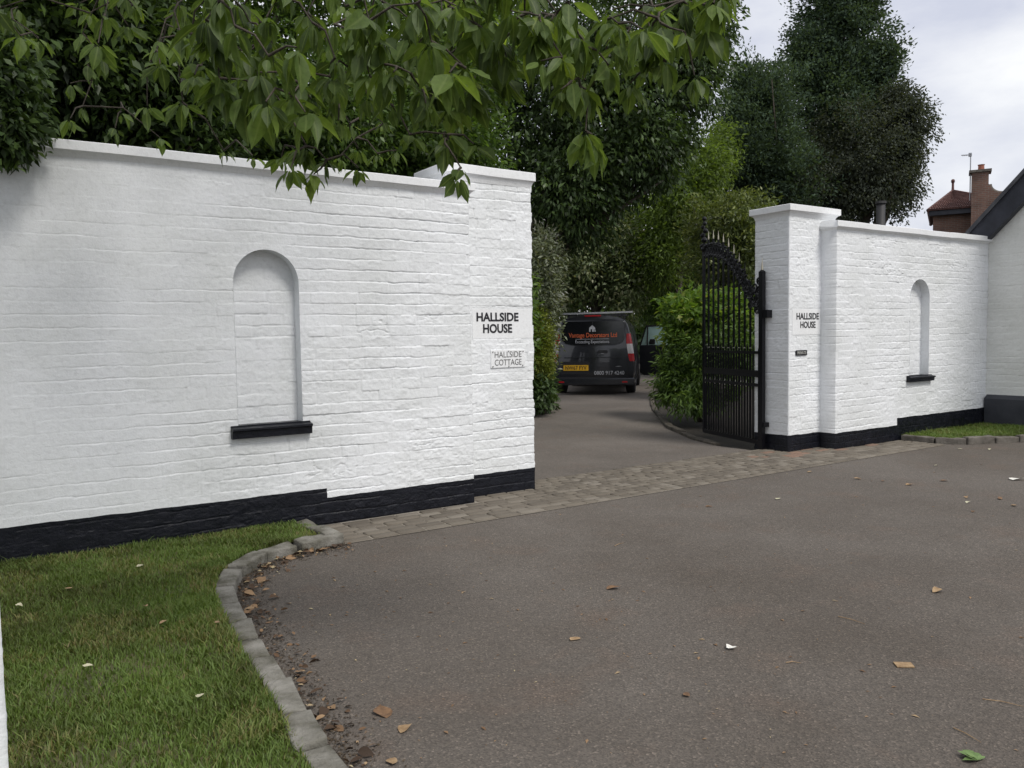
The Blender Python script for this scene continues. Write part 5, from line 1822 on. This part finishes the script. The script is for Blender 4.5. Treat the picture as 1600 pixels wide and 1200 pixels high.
# tail lamps wrap the corner: red, clear, red
for s in (-1, 1):
    root_l = None
    for (z0, z1, mt, nm) in ((1.06, 1.27, M_LRED, 'tail_lamp'), (.86, 1.06, M_LWHT, 'lamp_lens'), (.70, .86, M_LRED, 'lamp_lens')):
        m = MB()
        nz_, V2 = 4, []
        for i in range(nz_ + 1):
            z = z0 + (z1 - z0) * i / nz_
            hw = float(np.interp(z, [p[1] for p in half[3:]], [p[0] for p in half[3:]]))
            th = .075 * (1 - .55 * max(0, (z - 1.1) / .17)) * (1 - .3 * max(0, (.8 - z) / .1))
            ry = rear_y(z)
            prof = [(hw * .955 - th, ry - .008), (hw * .955 + .004, ry - .010), (hw * .985 + .010, ry + .018), (hw + .010, ry + .07), (hw + .006, ry + .12), (hw - .03, ry + .12), (hw * .955 - th, ry + .03)]
            V2 += [(s * a, b, z) for a, b in prof]
        np_ = 7
        fs = [(i * np_ + k, i * np_ + (k + 1) % np_, (i + 1) * np_ + (k + 1) % np_, (i + 1) * np_ + k) for i in range(nz_) for k in range(np_)]
        fs += [tuple(range(np_)), tuple(nz_ * np_ + k for k in range(np_))]
        m.add(V2, fs)
        ob = m.build(nm, mt, root_l or van)
        if root_l is None: root_l = ob
m = MB(); m.box(-.17, .055, 1.632, .17, .10, 1.662); m.build('brake_lamp', M_LRED, van, bevel=.006)
# wheels
for (sx, wy) in ((-1, .78), (1, .78), (-1, 3.28), (1, 3.28)):
    m = MB(); m.tube([(sx * .645, wy, .30), (sx * .66, wy, .30), (sx * .82, wy, .30), (sx * .842, wy, .30)], [.27, .30, .30, .275], 28)
    w = m.build('wheel', M_TYRE, van, True)
    m = MB(); m.tube([(sx * .80, wy, .30), (sx * .846, wy, .30)], [.19, .185], 20)
    for k in range(5):
        a = 2 * math.pi * k / 5
        m.bar((sx * .848, wy, .30), (sx * .848, wy + .17 * math.cos(a), .30 + .17 * math.sin(a)), .04, .012)
    m.build('rim', M_RIM, w)
    m = MB()
    arc = [(wy + .37 * math.cos(math.pi * k / 10), .30 + .37 * math.sin(math.pi * k / 10)) for k in range(11)]
    m.tube([(sx * .845, a, b) for a, b in arc], .022, 6); m.build('wheel_arch', M_VTRIM, van)
# side details: sliding door seam, front windows, mirrors, windscreen, lamps
for s in (-1, 1):
    m = MB(); m.tube([(s * .853, 1.35, .36), (s * .848, 1.35, .84), (s * .79, 1.35, 1.20), (s * .71, 1.35, 1.50)], .006, 5); m.build('door_gap', M_VTRIM, van)
    m = MB(); m.tube([(s * .815, .15, 1.02), (s * .815, 1.35, 1.02)], .008, 5); m.build('slide_rail', M_VTRIM, van)
side = lambda z: float(np.interp(z, [p[1] for p in half[3:]], [p[0] for p in half[3:]]))
wn = [(2.12, 1.0), (2.95, 1.0), (2.75, 1.30), (2.55, 1.46), (2.12, 1.46)]
m = MB(); m.add([(-(side(z) + .006), y, z) for y, z in wn] + [(-(side(z) - .02), y, z) for y, z in wn], [tuple(range(5)), tuple(range(9, 4, -1))] + [(i, (i + 1) % 5, 5 + (i + 1) % 5, 5 + i) for i in range(5)])
m.build('side_window', M_VGLASS, van)
m = MB(); m.add([(side(z) + .006, y, z) for y, z in wn] + [(side(z) - .02, y, z) for y, z in wn], [tuple(range(5)), tuple(range(9, 4, -1))] + [(i, (i + 1) % 5, 5 + (i + 1) % 5, 5 + i) for i in range(5)])
m.build('door_opening', M_VTRIM, van)
m = MB(); m.add([(-.62, 2.80, 1.52), (.62, 2.80, 1.52), (.72, 3.26, 1.10), (-.72, 3.26, 1.10), (-.62, 2.76, 1.50), (.62, 2.76, 1.50), (.72, 3.22, 1.08), (-.72, 3.22, 1.08)], [(0, 1, 2, 3), (7, 6, 5, 4), (0, 4, 5, 1), (1, 5, 6, 2), (2, 6, 7, 3), (3, 7, 4, 0)])
m.build('windscreen', M_VGLASS, van)
for s in (-1, 1):
    m = MB(); m.box(s * .62 - .12, 3.93, .70, s * .62 + .12, 4.03, .85); m.build('headlight', M_LWHT, van, bevel=.02)
m = MB(); m.box(-1.04, 2.80, .98, -.83, 2.90, 1.18); m.build('mirror', M_VTRIM, van, bevel=.03)
# roof rack: two cross bars on feet, a silver pole lying across
for y in (.42, 1.5):
    m = MB(); m.box(-.66, y - .03, 1.665, .66, y + .03, 1.688)
    for x in (-.54, -.38, .50, .58): m.box(x - .02, y - .025, 1.58, x + .02, y + .025, 1.67)
    m.build('roof_bar', M_VTRIM, van)
m = MB(); m.bar((-.72, .36, 1.705), (.80, .52, 1.725), .09, .035); m.build('roof_rack_beam', mat_plain('silver rack beam', (.42, .43, .45), .45, .4), van)
# open driver door, hinged at its front edge and swung out
hx, hy = .855, 2.98
ph = R(58)
dd = Vector((math.sin(ph), -math.cos(ph), 0))


def dp(s, z, n=0.0):
    q = Vector((hx, hy, z)) + dd * s + Vector((dd.y, -dd.x, 0)) * (-n)
    lean = -.10 * max(0, z - .9)
    return (q.x + lean * dd.y * -1 * -.6, q.y, q.z)


def door_poly(poly, n0, n1):
    m = MB(); m.prism(poly, lambda p: dp(p[0], p[1], n0), lambda p: dp(p[0], p[1], n1)); return m


dr = door_poly([(0, .34), (.12, .26), (.86, .26), (.90, .34), (.90, .99), (0, .99)], 0, .055).build('door', M_VAN, van, bevel=.008)
fr = [((0, .99), (.16, 1.44)), ((.16, 1.44), (.80, 1.46)), ((.80, 1.46), (.89, 1.38)), ((.89, 1.38), (.90, .99)), ((.20, .99), (.20, 1.42))]
m = MB()
for a, b in fr: m.bar(dp(*a, .028), dp(*b, .028), .035, .035)
m.build('window_frame', M_VTRIM, dr)
mg, ntg, bg = new_mat('door glass with painted reflection')
bg.inputs['Base Color'].default_value = (.66, .90, .86, 1)  # pale teal sky reflection painted into the base colour
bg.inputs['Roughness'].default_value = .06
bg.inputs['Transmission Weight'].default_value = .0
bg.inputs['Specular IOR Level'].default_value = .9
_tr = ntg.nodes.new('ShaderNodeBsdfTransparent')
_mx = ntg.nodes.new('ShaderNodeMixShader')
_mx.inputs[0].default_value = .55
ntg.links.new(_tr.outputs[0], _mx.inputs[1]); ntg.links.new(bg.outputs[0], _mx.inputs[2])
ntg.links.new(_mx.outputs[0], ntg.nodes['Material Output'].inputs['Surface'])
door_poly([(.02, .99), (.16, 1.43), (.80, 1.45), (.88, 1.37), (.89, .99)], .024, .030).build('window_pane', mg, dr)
m = MB()
a, b = Vector(dp(.12, 1.02, -.22)), Vector(dp(.34, 1.22, -.05))
m.add([dp(.24, 1.0, .18), dp(.44, 1.0, .18), dp(.44, 1.14, .18), dp(.27, 1.14, .18), dp(.25, 1.01, .0), dp(.42, 1.01, .0), dp(.42, 1.13, .0), dp(.28, 1.13, .0)],
      [(0, 1, 2, 3), (7, 6, 5, 4), (0, 4, 5, 1), (1, 5, 6, 2), (2, 6, 7, 3), (3, 7, 4, 0)])
m.bar(dp(.3, 1.03, .08), dp(.3, 1.0, .03), .05, .05)
m.build('mirror', M_VTRIM, dr, bevel=.02)
